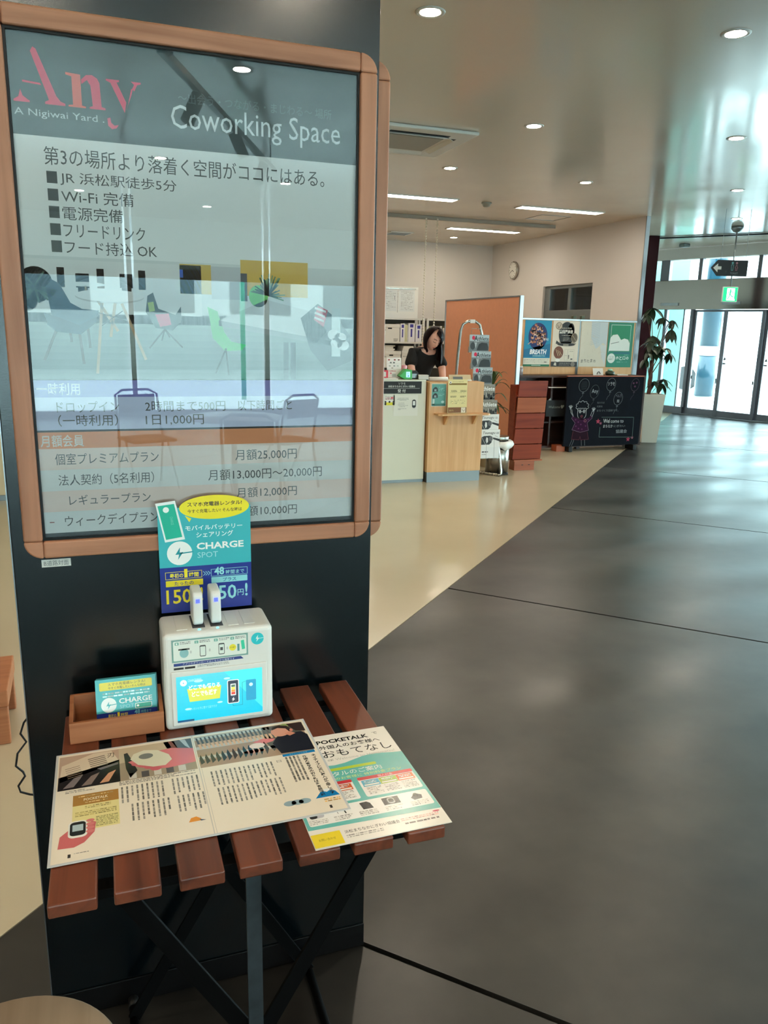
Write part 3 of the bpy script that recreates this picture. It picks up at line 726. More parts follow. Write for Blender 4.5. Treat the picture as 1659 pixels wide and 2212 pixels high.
P.rect(0, 0, .1385, .044, (128, 166, 158), 0); P.rrect(.003, .003, .1355, .041, .002, (228, 232, 222), 1)
for i, x in enumerate((.006, .041, .076, .106)):
    P.rrect(x, .005, x+.007, .0105, .001, (120, 176, 160), 2); P.text(str(i+1), x+.002, .0062, x+.0045, .0095, WH, 3); P.dashes(x+.009, .0045, x+.028, .011, .0028, (150, 152, 148), 2)
P.ell(.022, .027, .008, .009, (140, 186, 186), 2); P.rect(.012, .018, .032, .021, (90, 90, 88), 2)
for x in (.050, .084): P.rrect(x, .015, x+.011, .037, .002, (60, 60, 60), 2); P.rrect(x+.001, .0175, x+.010, .0355, .001, (222, 230, 220), 3)
P.rect(.087, .023, .092, .029, (80, 80, 80), 4); P.ell(.110, .026, .0065, .0065, (240, 224, 60), 2); P.text('その場で', .105, .024, .115, .0275, (120, 110, 40), 3); P.rect(.1185, .020, .1225, .034, (90, 140, 140), 2); P.poly([(.125, .014), (.131, .013), (.133, .031), (.127, .032)], (60, 200, 160), 2)
for x in (.034, .068, .100): P.ell(x, .026, .0015, .003, (196, 196, 190), 2)
P.build('instruction_label', M['print'], cs, (.0150, -.0001, .1795))
P = Print(.0001); P.poly([(0, 0), (.122, -.001), (.127, .0045), (0, .0055)], (44, 62, 128), 0); P.text('アプリのダウンロードはこちらから簡単です', .016, .0004, .110, .0042, (220, 226, 240), 1)
P.rect(0, .0085, .0175, .0125, (38, 38, 40), 0); P.rect(.0195, .0085, .038, .0125, (38, 38, 40), 0); P.dashes(.042, .0065, .126, .0125, .0026, (160, 160, 158), 0)
P.build('download_label', M['print'], cs, (.0178, -.0001, .1335))
P = Print(.0001); P.ell(.0118, .0118, .0118, .0118, (42, 192, 200), 0, n=36); P.poly([(.0130, .0045), (.0085, .0120), (.0115, .0120), (.0095, .0180), (.0155, .0105), (.0120, .0105)], WH, 1); P.line([(.013, .0118), (.023, .0112)], .0010, (210, 240, 240), 1)
P.build('round_badge', M['print'], cs, (.1595, -.0001, .1775))
M['led'] = pbr('cyan_led', (60, 220, 255), .4, emis=(60, 220, 255), estr=6.0); M['led2'] = pbr('blue_led', (60, 70, 230), .4, emis=(50, 60, 235), estr=3.0)
for x in (.067, .100): MB().cyl((x, .013, .1899), (x, .013, .1910), .0022).build('indicator_light', M['led'], cs)
for i, x in enumerate((.067, .100)):
    pb = thing('power_bank', ('left' if i == 0 else 'right') + ' one of two white power banks standing in the station slots', 'power bank', (.067+x, 1.4195, .8915))
    m = MB()
    poly = []
    for cx, cz, a in ((.020, .056, 0), (-.020, .056, 90), (-.020, .010, 180), (.020, .010, 270)):
        for k in range(6): q = math.radians(a+k*18); poly.append((cx+.009*math.cos(q), cz+.009*math.sin(q)))
    m.prism(poly, -.0092, .0092, axis='X').build('case', M['plastic'], pb, bevel=.0035, seg=3)
    MB().box(-.0035, .0035, -.0300, -.0288, .046, .053).build('charge_light', M['led2'], pb)

# sign card behind the station
sg = thing('sign_card', 'tall teal and navy rental sign card standing behind the station', 'sign', (.0735, 1.4745, .893))
MB().box(0, .174, 0, .0012, 0, .207).build('card_sheet', pbr('sign_back', TEAL, .4), sg)
m = MB(); m.prism([(.106+.066*math.cos(2*PI*i/32), .2050+.0235*math.sin(2*PI*i/32)) for i in range(32)], .0002, .0010, axis='Y'); m.build('speech_bubble', pbr('bubble_yellow', (240, 222, 52), .4), sg)
P = Print(.0001)   # height of print 0.225 from the card foot
P.rect(0, .018, .174, .1345, (66, 178, 186), 0); P.rect(0, .1345, .174, .225, (40, 56, 140), 0)
P.ell(.106, .0200, .066, .0233, (242, 224, 50), 1, n=40); P.poly([(.050, .034), (.062, .040), (.058, .047)], (242, 224, 50), 1)
P.text('スマホ充電器レンタル!', .055, .0085, .158, .0175, (78, 66, 52), 2, bold=.02); P.text('今すぐ充電したい! そんな時は', .055, .0225, .158, .0300, (78, 66, 52), 2, bold=.01)
M4 = [(-.003, .008), (.033, .004), (.049, .080), (.012, .084)]
P.poly(M4, (236, 242, 240), 1); P.poly([(.001, .013), (.031, .010), (.044, .075), (.014, .079)], (40, 180, 152), 2); P.ell(.016, .021, .0055, .0055, WH, 3); P.text('CHARGE', .018, .040, .034, .045, (120, 210, 190), 3, rot=1.45)
P.text('モバイルバッテリー', .050, .054, .158, .064, (236, 246, 244), 2, bold=.015); P.text('シェアリング', .070, .0675, .140, .0785, (236, 246, 244), 2, bold=.015)
bolt(P, .038, .107, .0235, 1, (44, 150, 160))
P.text('CHARGE', .070, .089, .160, .1025, WH, 2, bold=.03); P.text('SPOT', .071, .108, .110, .119, (170, 222, 226), 2)
P.line([(.010, .144), (.078, .144), (.078, .158), (.010, .158)], .0008, YEL, 2, closed=True); P.text('最初の', .018, .1465, .043, .1560, YEL, 2, bold=.02); P.text('1', .045, .139, .051, .156, YEL, 3, bold=.03); P.text('時間', .054, .1465, .072, .1560, YEL, 2, bold=.02)
for i in range(3): x = .081+.0045*i; P.line([(x, .147), (x+.004, .151), (x, .155)], .0010, (150, 214, 220), 2)
P.line([(.096, .144), (.166, .144), (.166, .158), (.096, .158)], .0008, (150, 214, 220), 2, closed=True); P.text('48', .102, .140, .121, .156, (150, 214, 220), 3, bold=.03); P.text('時間まで', .124, .1475, .160, .1560, (150, 214, 220), 2, bold=.01)
P.rrect(.010, .161, .080, .173, .001, YEL, 2); P.text('たったの', .026, .1635, .062, .171, NAVY, 3, bold=.01); P.rrect(.096, .160, .166, .172, .001, (140, 208, 216), 2); P.text('プラス', .118, .1625, .144, .170, NAVY, 3, bold=.01)
P.text('150', .010, .179, .057, .208, YEL, 3, bold=.015); P.text('円', .060, .189, .072, .203, YEL, 3, bold=.01); P.text('!', .074, .178, .079, .206, YEL, 3, bold=.02)
P.text('150', .096, .178, .144, .207, (150, 214, 220), 3, bold=.015); P.text('円', .146, .189, .158, .202, (150, 214, 220), 3, bold=.01); P.text('!', .161, .177, .166, .204, (150, 214, 220), 3, bold=.02)
P.build('sign_print', M['print_gloss'], sg, (0, -.0001, .225))

# ---------------------------------------------------------------- laminated magazine spread and flyer
fy = thing('flyer', 'laminated teal and white translator rental flyer on the right slats', 'flyer', (.2425, 1.2655, .7004), math.radians(.6))
wF, hF = .2165, .3115
MB().box(0, wF, -hF, 0, 0, .0010).build('sheet', M['paper'], fy, bevel=.0003)
P = Print(.00008)
P.rect(.001, .001, wF-.001, hF-.001, (244, 238, 230), 0)
P.poly([(.001, .104)]+[(wF*i/12, .104-.006*math.sin(i*.9)-.0012*i) for i in range(13)]+[(wF-.001, .272), (.001, .266)], (108, 192, 186), 1)
P.text('POCKETALK', .078, .018, .176, .031, (22, 22, 22), 2, bold=.03); P.text('で', .186, .016, .196, .024, (60, 60, 60), 2)
P.text('外国人のお客様へ', .078, .037, .192, .050, (30, 30, 30), 2, bold=.01); P.text('おもてなし', .078, .055, .206, .078, (30, 30, 30), 2)
P.text('Welcome to Hamamatsu!', .096, .083, .206, .090, (196, 192, 186), 2); P.dashes(.082, .0835, .092, .0890, .003, (180, 178, 172), 2)
for i in range(4): P.ell(.040+.004*i-.002, .036+.0135*i, .016, .0070, (214, 142, 140), 2)
P.poly([(0, .040), (.030, .030), (.046, .080), (.020, .096), (0, .090)], (206, 130, 130), 2)
P.rrect(.028, .113, .160, .121, .002, (196, 216, 70), 2)
P.text('レンタルのご案内', .050, .124, .165, .138, (232, 244, 238), 2, bold=.01); P.text('たくさんのお客様に 特別料金プラン', .040, .141, .196, .149, (220, 240, 150), 2)
for x0, x1 in ((.004, .103), (.113, .211)):
    P.rrect(x0, .153, x1, .210, .004, (244, 242, 238), 2); P.rrect(x0, .153, x1, .162, .003, (214, 66, 72), 3)
    P.text('個人料金', (x0+x1)/2-.013, .1545, (x0+x1)/2+.013, .1605, (250, 230, 220), 4)
    for i, c in enumerate(((96, 178, 206), (168, 190, 66), (224, 106, 62))):
        a = x0+.004+.0305*i; P.rect(a, .164, a+.030, .182, c, 4); P.dashes(a+.004, .166, a+.026, .174, .004, (236, 240, 236), 5); P.rrect(a+.002, .176, a+.028, .180, .001, (246, 240, 230), 5); P.dashes(a+.003, .184, a+.028, .204, .0035, (200, 196, 190), 4)
P.rrect(.006, .217, .211, .258, .004, (246, 244, 240), 2); P.dashes(.010, .212, .080, .216, .004, (210, 236, 232), 3)
for i, x in enumerate((.022, .062, .103, .146, .189)):
    if i == 0: P.rrect(x-.011, .222, x+.012, .240, .005, (196, 194, 200), 3); P.rrect(x-.011, .222, x+.001, .240, .004, (40, 40, 40), 4)
    if i == 1: P.line([(x-.008, .222), (x-.006, .238)], .0008, (90, 90, 90), 3); P.line([(x+.004, .221), (x+.006, .240)], .0022, (44, 44, 44), 3); P.ell(x+.005, .230, .004, .003, (44, 44, 44), 3)
    if i == 2: P.poly([(x-.008, .222), (x+.004, .221), (x+.009, .226), (x+.011, .240), (x-.006, .240)], (36, 36, 36), 3)
    if i == 3: P.poly([(x-.014, .221), (x+.014, .221), (x+.014, .240), (x-.014, .240)], (40, 40, 42), 3); P.rrect(x-.006, .223, x+.006, .238, .004, (200, 200, 200), 4); P.rrect(x-.004, .225, x+.004, .235, .003, (44, 44, 44), 5)
    if i == 4: P.poly([(x-.010, .234), (x, .223), (x+.010, .230), (x+.008, .239), (x-.006, .241)], (80, 80, 82), 3); P.ell(x, .228, .004, .005, (36, 36, 36), 4)
    P.dashes(x-.015, .243, x+.015, .255, .0040, (196, 192, 186), 3)
P.rect(.001, hF-.034, .046, hF-.003, (244, 218, 50), 2); P.text('お問い合わせ', .010, hF-.022, .036, hF-.016, (150, 130, 40), 3)
P.text('浜松まちなかにぎわい協議会', .052, hF-.031, .140, hF-.023, (60, 60, 58), 3); P.dashes(.052, hF-.020, .110, hF-.012, .0042, (190, 186, 180), 3)
P.dashes(.143, hF-.032, .206, hF-.024, .0040, (226, 176, 170), 3); P.dashes(.146, hF-.021, .205, hF-.012, .0065, (110, 100, 98), 3); P.ell(.204, hF-.034, .006, .002, (206, 90, 110), 3)
P.build('flyer_print', M['print_gloss'], fy, (0, 0, .0010), (1, 0, 0), (0, -1, 0), (0, 0, 1))

mg = thing('magazine_spread', 'laminated magazine double page with knife shop photographs lying on the slats', 'magazine', (-.120, 1.3320, .7018), math.radians(.7))
wM, hM = .4395, .3045
m = MB(); m.box(0, wM, -hM, 0, 0, .0009); m.build('laminate_film', M['print_gloss'] if False else pbr('clear_film_edge', (206, 208, 210), .15), mg, bevel=.0003)
P = Print(.00007)
P.rect(.004, .004, wM-.004, hM-.004, (242, 230, 212), 0)
def XY(u, v): return (u*wM, v*hM)
# photographs along the top
P.rect(.006, .010, .102, .116, (196, 166, 146), 1); P.poly([(.010, .040), (.060, .012), (.090, .012), (.102, .050), (.060, .070), (.008, .092)], (226, 206, 182), 2)
for i in range(6): P.line([(.016+.001*i, .052+.006*i), (.038+.001*i, .046+.006*i)], .0016, (150, 130, 112), 3); P.line([(.052+.001*i, .030+.006*i), (.078+.001*i, .024+.006*i)], .0022, (110, 96, 84), 3)
P.text('刃', .083, .020, .094, .034, (50, 40, 40), 3)
P.poly([(.006, .076), (.102, .046), (.102, .116), (.006, .116)], (22, 16, 20), 2)
for i in range(3): P.poly([(.014+.028*i, .111), (.030+.027*i, .084), (.044+.026*i, .077), (.040+.026*i, .088), (.030+.027*i, .110)], ((130, 118, 118), (140, 120, 112), (222, 160, 124))[i], 3)
P.poly([(.066, .064), (.100, .054), (.100, .060), (.072, .070)], (120, 112, 118), 3)
P.rect(.102, .010, .2265, .116, (168, 150, 128), 1); P.poly([(.102, .010), (.186, .010), (.194, .050), (.102, .060)], (206, 186, 158), 2); P.poly([(.178, .010), (.196, .010), (.204, .060), (.190, .070)], (124, 60, 44), 2)
P.poly([(.192, .010), (.2265, .010), (.2265, .070), (.206, .060)], (96, 98, 102), 2); P.poly([(.206, .010), (.216, .012), (.222, .046), (.214, .034)], (186, 190, 194), 3)
P.poly([(.110, .030), (.116, .028), (.124, .060), (.130, .090), (.118, .110), (.112, .080)], (26, 24, 28), 3)
for i in range(5): P.rect(.116+.020*i, .096, .128+.020*i, .114, ((216, 208, 196), (90, 84, 84))[i % 2], 3)
P.poly([(.116, .060), (.132, .052), (.150, .052), (.160, .038), (.190, .034), (.2265, .046), (.2265, .092), (.180, .098), (.150, .092), (.128, .078)], (222, 122, 126), 4)
for i in range(4): P.ell(.130+.010*i, .070+.008*i, .009, .006, (214, 108, 116), 5)
P.poly([(.120, .052), (.126, .036), (.144, .028), (.166, .034), (.184, .054), (.188, .072), (.176, .088), (.156, .087), (.132, .074)], (232, 224, 200), 6); P.ell(.146, .049, .012, .009, (128, 128, 126), 7)
P.rect(.2315, .010, wM-.010, .116, (172, 142, 118), 1)
for i in range(3): P.rect(.2315, .012+.034*i, .370, .022+.034*i, (196, 190, 180), 2)
for i in range(19):
    x = .234+.0075*i; P.poly([(x, .014), (x+.003, .014), (x+.006, .036), (x+.002, .038)], (86, 76, 72), 3); P.poly([(x+.002, .037), (x+.007, .037), (x+.008, .054), (x+.004, .054)], (222, 176, 142), 3)
for i in range(13):
    x = .234+.0095*i; P.poly([(x, .106), (x-.001, .086-.001*i), (x+.002, .074-.001*i), (x+.007, .100-.001*i)], (44, 34, 34), 4)
P.poly([(.330, .060), (.350, .052), (.372, .058), (.366, .066), (.350, .070)], (226, 120, 120), 4); P.ell(.336, .073, .014, .009, (236, 216, 206), 5); P.ell(.328, .090, .020, .006, (208, 150, 130), 4)
P.poly([(.356, .012), (.432, .012), (.432, .040), (.380, .070), (.362, .100), (.352, .060)], (92, 92, 84), 2); P.poly([(.402, .012), (.432, .012), (.432, .046), (.414, .040)], (52, 36, 34), 3); P.ell(.398, .017, .008, .008, (150, 164, 100), 3)
P.poly([(.372, .112), (.364, .074), (.376, .054), (.398, .046), (.424, .046), (.432, .060), (.432, .114)], (22, 26, 40), 4)
P.ell(.386, .036, .017, .018, (222, 158, 136), 5); P.poly([(.372, .028), (.374, .018), (.388, .013), (.402, .018), (.408, .034), (.402, .040), (.398, .028), (.384, .022)], (52, 38, 34), 6); P.poly([(.392, .046), (.404, .040), (.412, .050), (.400, .056)], (214, 140, 116), 6); P.ell(.407, .036, .003, .005, (226, 140, 120), 7)
# text columns
G = (140, 134, 126)
P.dashes(.018, .119, .062, .128, .0042, (180, 172, 160), 2); P.dashes(.100, .117, .222, .127, .0040, (150, 144, 134), 2)
for x0, x1, y0, y1 in ((.102, .170, .134, .180), (.178, .226, .134, .180), (.114, .176, .186, .232), (.184, .230, .186, .232), (.242, .352, .132, .178), (.246, .356, .184, .232)):
    P.dashes(x0, y0, x1, y1, .0078, G, 2, vertical=True, w=.36, seglen=(.8, 1.8), gap=.18)
for x0, x1, y0, y1 in ((.102, .176, .190, .232),): pass
P.text('日', .358, .132, .366, .139, G, 3)
P.dashes(.372, .126, .400, .206, .0068, G, 2, vertical=True, w=.5, seglen=(1, 2), gap=.15)
P.rect(.372, .116, .430, .124, (24, 128, 190), 2); P.text('ポケトークの現場', .384, .1175, .416, .1225, (120, 190, 226), 3)
for k, s in enumerate(('外国人客対応の切り札は多言語翻訳', 'ネイティブに近い購入が実現します')):
    x = .408+.0145*(1-k) if k else .424
    x = .424 if k == 1 else .408
    for i, ch in enumerate(s): P.text(ch, x-.0040, .130+.0080*i, x+.0040, .1372+.0080*i, (40, 38, 36), 3, bold=.02, keep=True, res=1)
# yellow info box and hand with device
P.rect(.030, .136, .098, .166, (176, 128, 62), 2); P.rect(.030, .166, .098, .232, (236, 222, 156), 2); P.text('POCKETALK', .046, .148, .082, .155, (240, 226, 190), 3, bold=.02); P.dashes(.038, .140, .090, .145, .004, (214, 186, 130), 3); P.dashes(.048, .158, .082, .163, .004, (214, 186, 130), 3)
P.dashes(.048, .169, .086, .178, .0042, (190, 172, 110), 3); P.dashes(.034, .183, .094, .196, .0045, (180, 164, 104), 3); P.dashes(.064, .202, .096, .230, .0038, (176, 170, 110), 3)
P.poly([(.012, .268), (.014, .240), (.028, .224), (.050, .226), (.058, .212), (.064, .216), (.062, .240), (.048, .262), (.034, .270)], (212, 110, 112), 3)
P.rrect(.025, .206, .052, .248, .008, (240, 238, 232), 4); P.rrect(.0275, .209, .0495, .243, .006, (28, 34, 36), 5); P.rect(.031, .216, .046, .232, (180, 200, 206), 6)
for i in range(4): P.ell(.056, .210+.009*i, .006, .004, (224, 130, 128), 5)
P.rect(.026, .284, .030, .292, (60, 58, 56), 2); P.dashes(.034, .283, .054, .287, .003, (170, 164, 154), 2); P.rect(wM-.030, .285, wM-.026, .293, (60, 58, 56), 2)
P.poly([(.196, .262), (.200, .252), (.208, .250), (.214, .256), (.216, .262)], (232, 150, 50), 2); P.poly([(.212, .258), (.222, .262), (.214, .263)], (90, 100, 110), 3)
P.poly([(.394, .262), (.406, .246), (.414, .240), (.422, .241), (.430, .250), (.434, .262)], (24, 128, 190), 2); P.poly([(.406, .246), (.414, .240), (.422, .241), (.427, .247), (.420, .246), (.416, .249), (.411, .246)], (236, 240, 240), 3)
for i in range(3): P.ell(.352+.012*i, .262, .010, .007, (150, 174, 184), 2)
P.rect(.2283, .004, .2297, hM-.004, (206, 200, 192), 2); P.rect(.2325, .118, .2332, hM-.004, (200, 194, 184), 2)
P.dashes(.406, .266, .432, .276, .0050, (226, 170, 90), 2)
P.build('magazine_print', M['print_gloss'], mg, (0, 0, .0010), (1, 0, 0), (0, -1, 0), (0, 0, 1))

# ---------------------------------------------------------------- cable at the left edge of the board
cb = MB().tube([(-.150, 1.575, .70), (-.182, 1.572, .672), (-.196, 1.57, .655), (-.204, 1.57, .632), (-.194, 1.565, .615), (-.212, 1.565, .592), (-.217, 1.565, .565), (-.205, 1.565, .550), (-.202, 1.565, .540), (-.216, 1.565, .520), (-.213, 1.565, .506), (-.196, 1.565, .497), (-.176, 1.57, .488), (-.165, 1.58, .40), (-.17, 1.58, .1), (-.16, 1.59, .005)], .0022, 6).build('power_cable', M['blackmat'])
tag(cb, 'thin black cable looping out at the left edge of the dark board', 'cable')
ORD = ['first', 'second', 'third', 'fourth', 'fifth', 'sixth', 'seventh', 'eighth', 'ninth']
# ---------------------------------------------------------------- ceiling fixtures
M['tube_em'] = pbr('fluorescent_diffuser', (255, 252, 244), .5, emis=(255, 246, 230), estr=TUBE)
M['down_em'] = pbr('downlight_lens', (255, 250, 240), .5, emis=(255, 240, 214), estr=DOWN)
M['white_metal'] = pbr('white_enamel', (206, 204, 198), .4)
def tube_light(x, y, label):
    t = thing('ceiling_light', label, 'ceiling light', (x, y, 3.0), 0, 'recessed office tube lights')
    fr = MB(); fr.box(-.62, .62, -.105, -.09, -.012, 0); fr.box(-.62, .62, .09, .105, -.012, 0); fr.box(-.62, -.605, -.09, .09, -.012, 0); fr.box(.605, .62, -.09, .09, -.012, 0)
    fr.build('frame', M['white_metal'], t); MB().box(-.604, .604, -.089, .089, -.008, -.002).build('diffuser', M['tube_em'], t)
tube_light(3.55, 9.35, 'office tube light nearest the dark board'); tube_light(5.69, 9.43, 'office tube light in front of the ceiling hatch'); tube_light(5.76, 11.80, 'farthest office tube light, beyond the ceiling rail')
for x, y in ((-.5, 9.4), (-2.8, 9.4), (3.4, 11.9), (.6, 11.9)): tube_light(x, y, 'office tube light further left, out of the picture')
dmesh = {}
def downlight(x, y, label, lit=True):
    t = thing('downlight', label, 'downlight', (x, y, 3.0), 0, 'round ceiling downlights')
    if not dmesh:
        dmesh['ring'] = MB().lathe([(.052, -.003), (.066, -.006), (.075, -.004), (.078, 0)], n=28).mesh('ring', [M['white_metal']])
        dmesh['lens'] = MB().cyl((0, 0, -.0035), (0, 0, -.001), .0535, n=28).mesh('lens', [M['down_em']])
    for k in ('ring', 'lens'):
        o = bpy.data.objects.new(k, dmesh[k]); COL.objects.link(o); o.parent = t
    return t
dl = [(1.64, 4.09, 'big downlight at the top beside the dark board'), (3.24, 5.84, 'downlight in the middle of the ceiling'), (3.31, 7.60, 'downlight right of the ceiling cassette'), (4.91, 7.66, 'downlight left of the lobby, before the tube light'),
      (3.24, 3.73, 'lobby downlight at the upper right corner'), (4.90, 5.50, 'second lobby downlight from the upper right corner'), (6.62, 7.32, 'third lobby downlight from the upper right corner'), (8.17, 8.99, 'fourth lobby downlight above the toilet sign'),
      (5.765, 12.96, 'small far downlight behind the tube lights')]
for x, y, l in dl: downlight(x, y, l)
for x, y in ((-.1, 2.3), (1.5, 2.0), (1.5, .2), (-.3, -1.6), (.9, -2.4), (2.3, -3.0), (-.9, -4.6), (.6, -5.4), (2.0, -6.2), (-.2, -7.8), (1.4, -8.4), (3.6, -1.0), (5.2, 1.6), (6.9, 3.4), (-1.9, 4.6), (-1.8, 0), (-3.0, -3.0), (4.4, -5.0), (.9, -.9), (-1.8, 1.7), (3.0, 1.3), (-.6, -.2)):  # the last few are added, unseen, to brighten the board and poster
    downlight(x, y, 'downlight of the hall ceiling, from the set mirrored in the poster glass and filled out to brighten the board')
ac = thing('air_conditioner', 'square white ceiling cassette air conditioner', 'air conditioner', (2.48, 6.64, 2.9995))
MB().box(-.46, .46, -.46, .46, -.028, 0).build('panel', M['white_metal'], ac, bevel=.01); MB().box(-.24, .24, -.24, .24, -.034, -.026).build('grille', pbr('grille_grey', (150, 148, 140), .6), ac, bevel=.004)
for a in range(4):
    o = MB().box(-.26, .26, -.345, -.300, -.0285, -.020).build('air_slot', M['blackmat'], ac); o.rotation_euler = (0, 0, a*PI/2)
    o = MB().obox((0, -.300, -.034), (.52, .045, .004), (math.radians(25), 0, 0)).build('flap', M['white_metal'], ac); o.rotation_euler = (0, 0, a*PI/2)
rl = MB().box(1.2, 6.43, 10.74, 10.80, 2.95, 3.0).build('shutter_rail', pbr('rail_beige', (150, 142, 130), .5), bevel=.006); tag(rl, 'long beige rail running across the office ceiling', 'rail')
sd = MB().lathe([(.001, -.055), (.03, -.053), (.045, -.04), (.052, -.018), (.065, -.014), (.065, 0)], n=24).build('smoke_detector', pbr('detector_beige', (150, 144, 132), .5)); sd.location = (4.588, 9.353, 3.0); tag(sd, 'round smoke detector on the office ceiling between two tube lights', 'smoke detector')
sd2 = MB().box(-.07, .07, -.07, .07, -.06, 0).build('ceiling_sensor', pbr('sensor_grey', (110, 120, 118), .5), bevel=.02, seg=3); sd2.location = (9.62, 11.75, 3.0); tag(sd2, 'grey ceiling sensor in front of the glass doors', 'sensor')
ht = thing('ceiling_hatch', 'square access hatch outlined in the office ceiling', 'hatch', (5.93, 10.13, 3.0), 0)
for x0, x1, y0, y1 in ((-.23, .23, -.23, -.22), (-.23, .23, .22, .23), (-.23, -.22, -.22, .22), (.22, .23, -.22, .22)): MB().box(x0, x1, y0, y1, -.004, 0).build('edge', M['grey_metal'], ht)
vt = thing('ceiling_vent', 'flat ceiling vent at the far left of the office', 'vent', (4.70, 12.83, 3.0))
MB().box(-.2, .2, -.2, .2, -.015, 0).build('plate', M['white_metal'], vt)
for i in range(5): MB().box(-.17, .17, -.15+.07*i, -.13+.07*i, -.02, -.014).build('slat', M['grey_metal'], vt)
# two hanging ball chains
for i, x in enumerate((4.33, 4.50)):
    b = MB()
    z = 2.95
    b.cyl((0, 0, .95), (0, 0, z), .004, n=5)
    while z > .96: b.lathe([(.001, z-.013), (.013, z-.007), (.013, z+.007), (.001, z+.013)], n=6); z -= .038
    o = b.build('ball_chain', pbr('ivory_beads', (214, 208, 192), .4)); o.location = (x, 10.70, 0); tag(o, ('left' if i == 0 else 'right') + ' one of two ivory ball chains hanging from the ceiling rail', 'chain', 'ball chains of the ceiling rail')
# clock
ck = thing('wall_clock', 'round silver wall clock on the white office wall', 'clock', (6.998, 12.99, 2.512))
MB().cyl((-.045, 0, 0), (0, 0, 0), .155, n=40).build('case', M['steel'], ck, bevel=.012, seg=3)
MB().cyl((-.047, 0, 0), (-.044, 0, 0), .132, n=40).build('face', pbr('clock_face', (222, 220, 212), .5), ck)
for i in range(12):
    a = i*PI/6; MB().obox((-.048, .112*math.sin(a), .112*math.cos(a)), (.002, .006, .018), (-a, 0, 0)).build('hour_mark', M['blackmat'], ck)
for L, a, nm in ((.060, math.radians(-120), 'hour_hand'), (.10, math.radians(115), 'minute_hand')):
    MB().obox((-.050, L/2*math.sin(a), L/2*math.cos(a)), (.002, .008, L), (-a, 0, 0)).build(nm, M['blackmat'], ck)

# ---------------------------------------------------------------- reception counters
wc = thing('white_counter', 'white reception counter with a black reception sign', 'counter', (1.72, 6.88, 0))
MB().box(-1.12, 1.118, 0, .018, .03, .962).build('front_panel', M['cream_panel'], wc, bevel=.001)
MB().box(-1.12, 1.118, .018, .45, 0, .94).build('carcass', M['cream_panel'], wc); MB().box(-1.12, 1.118, .004, .46, .9625, .980).build('top', M['cream_panel'], wc, bevel=.002)
MB().box(-1.12, 1.118, .010, .45, 0, .028).build('plinth', M['grey_metal'], wc)
lc = thing('low_cabinet', 'pale cabinet front seen left of the dark board', 'cabinet', (-1.9, 6.88, 0))
M['tan_panel'] = pbr('tan_laminate', (206, 184, 146), .4)
MB().box(-1.5, 1.52, .0, .45, .05, 1.1).build('body', M['tan_panel'], lc, bevel=.002); MB().box(-1.5, 1.52, .02, .45, 0, .05).build('plinth', M['grey_metal'], lc)
wd = thing('brown_bench', 'corner of a light brown wooden bench at the left edge', 'bench', (-.62, 2.75, 0), math.radians(2))
MB().box(-.22, .235, -.02, .30, .14, .20).build('seat', M['tray'], wd, bevel=.004)
MB().box(-.21, .232, -.018, .012, 0, .14).build('front_board', M['tray'], wd, bevel=.004); MB().box(-.21, .232, .25, .28, 0, .14).build('rear_board', M['tray'], wd, bevel=.004)

sg2 = thing('reception_sign', 'black reception sign with white Japanese lettering on the white counter', 'sign', (2.39, 6.8788, .965))
MB().box(0, .40, -.003, 0, -.113, 0).build('plate', M['blackmat'], sg2); P = Print(.0004)
P.text('ソラモ', .165, .010, .235, .030, (222, 222, 216), 1); P.text('浜松まちなかにぎわい協議会', .065, .036, .335, .056, (222, 222, 216), 1, bold=.01); P.line([(.020, .064), (.380, .064)], .0018, (222, 222, 216), 1); P.text('受 付', .160, .072, .240, .104, (222, 222, 216), 1, bold=.01)
P.build('lettering', M['print'], sg2, (0, -.0032, 0))
def sheet(name, label, cat, loc, w_, h_, fn, rz=0, mat='print', group=None, base=(236, 232, 222), th=.0012, lay=.0004, rx=0):
    t = thing(name, label, cat, loc, rz, group); t.rotation_euler = (rx, 0, rz)
    MB().box(0, w_, -th, 0, -h_, 0).build('sheet', M['paper'], t); P = Print(lay); P.rect(0, 0, w_, h_, base, 0); n0 = len(P.v); fn(P); P.v = P.v[:n0]+[(x, y, z+lay*.6) for x, y, z in P.v[n0:]]; P.build('sheet_print', M[mat], t, (0, -th-.0002, 0)); return t
def n1(P):
    P.text('Bluetooth', .010, .008, .09, .018, (90, 60, 60), 1); P.dashes(.01, .022, .095, .05, .012, (150, 70, 80), 1); P.rect(.068, .022, .088, .034, (206, 40, 60), 2)
    P.rect(.004, .070, .100, .098, (222, 214, 60), 1)
    for x in (.012, .052, .092): P.ell(x, .066, .009, .010, (34, 26, 30), 2)
    P.ell(.012, .085, .010, .012, (34, 26, 30), 2); P.ell(.092, .085, .010, .012, (34, 26, 30), 2)
sheet('notice_sheet', 'small notice with yellow strip and black figures on the white counter', 'notice', (2.42, 6.8788, .842), .104, .100, n1)
def n2(P):
    for y, a, b in ((.026, .04, .15), (.036, .035, .16), (.046, .06, .13), (.070, .05, .14), (.082, .045, .145), (.094, .045, .145), (.106, .06, .13), (.124, .045, .13), (.132, .045, .08)): P.dashes(a, y, b, y+.006, .006, (130, 130, 126), 1)
    P.rrect(.186, .045, .226, .128, .018, (206, 204, 198), 1); P.rrect(.186, .042, .226, .120, .018, (26, 26, 28), 2); P.rect(.194, .056, .218, .096, (226, 228, 224), 3)
sheet('notice_sheet', 'white notice with a picture of a handheld translator on the white counter', 'notice', (2.512, 6.8788, .838), .245, .195, n2, base=(222, 220, 208))
wp = MB().box(0, .07, -.002, 0, -.11, 0).build('notice_edge', M['blackmat']); wp.location = (2.31, 6.8788, .965); tag(wp, 'end of another black sign left of the reception sign', 'sign')

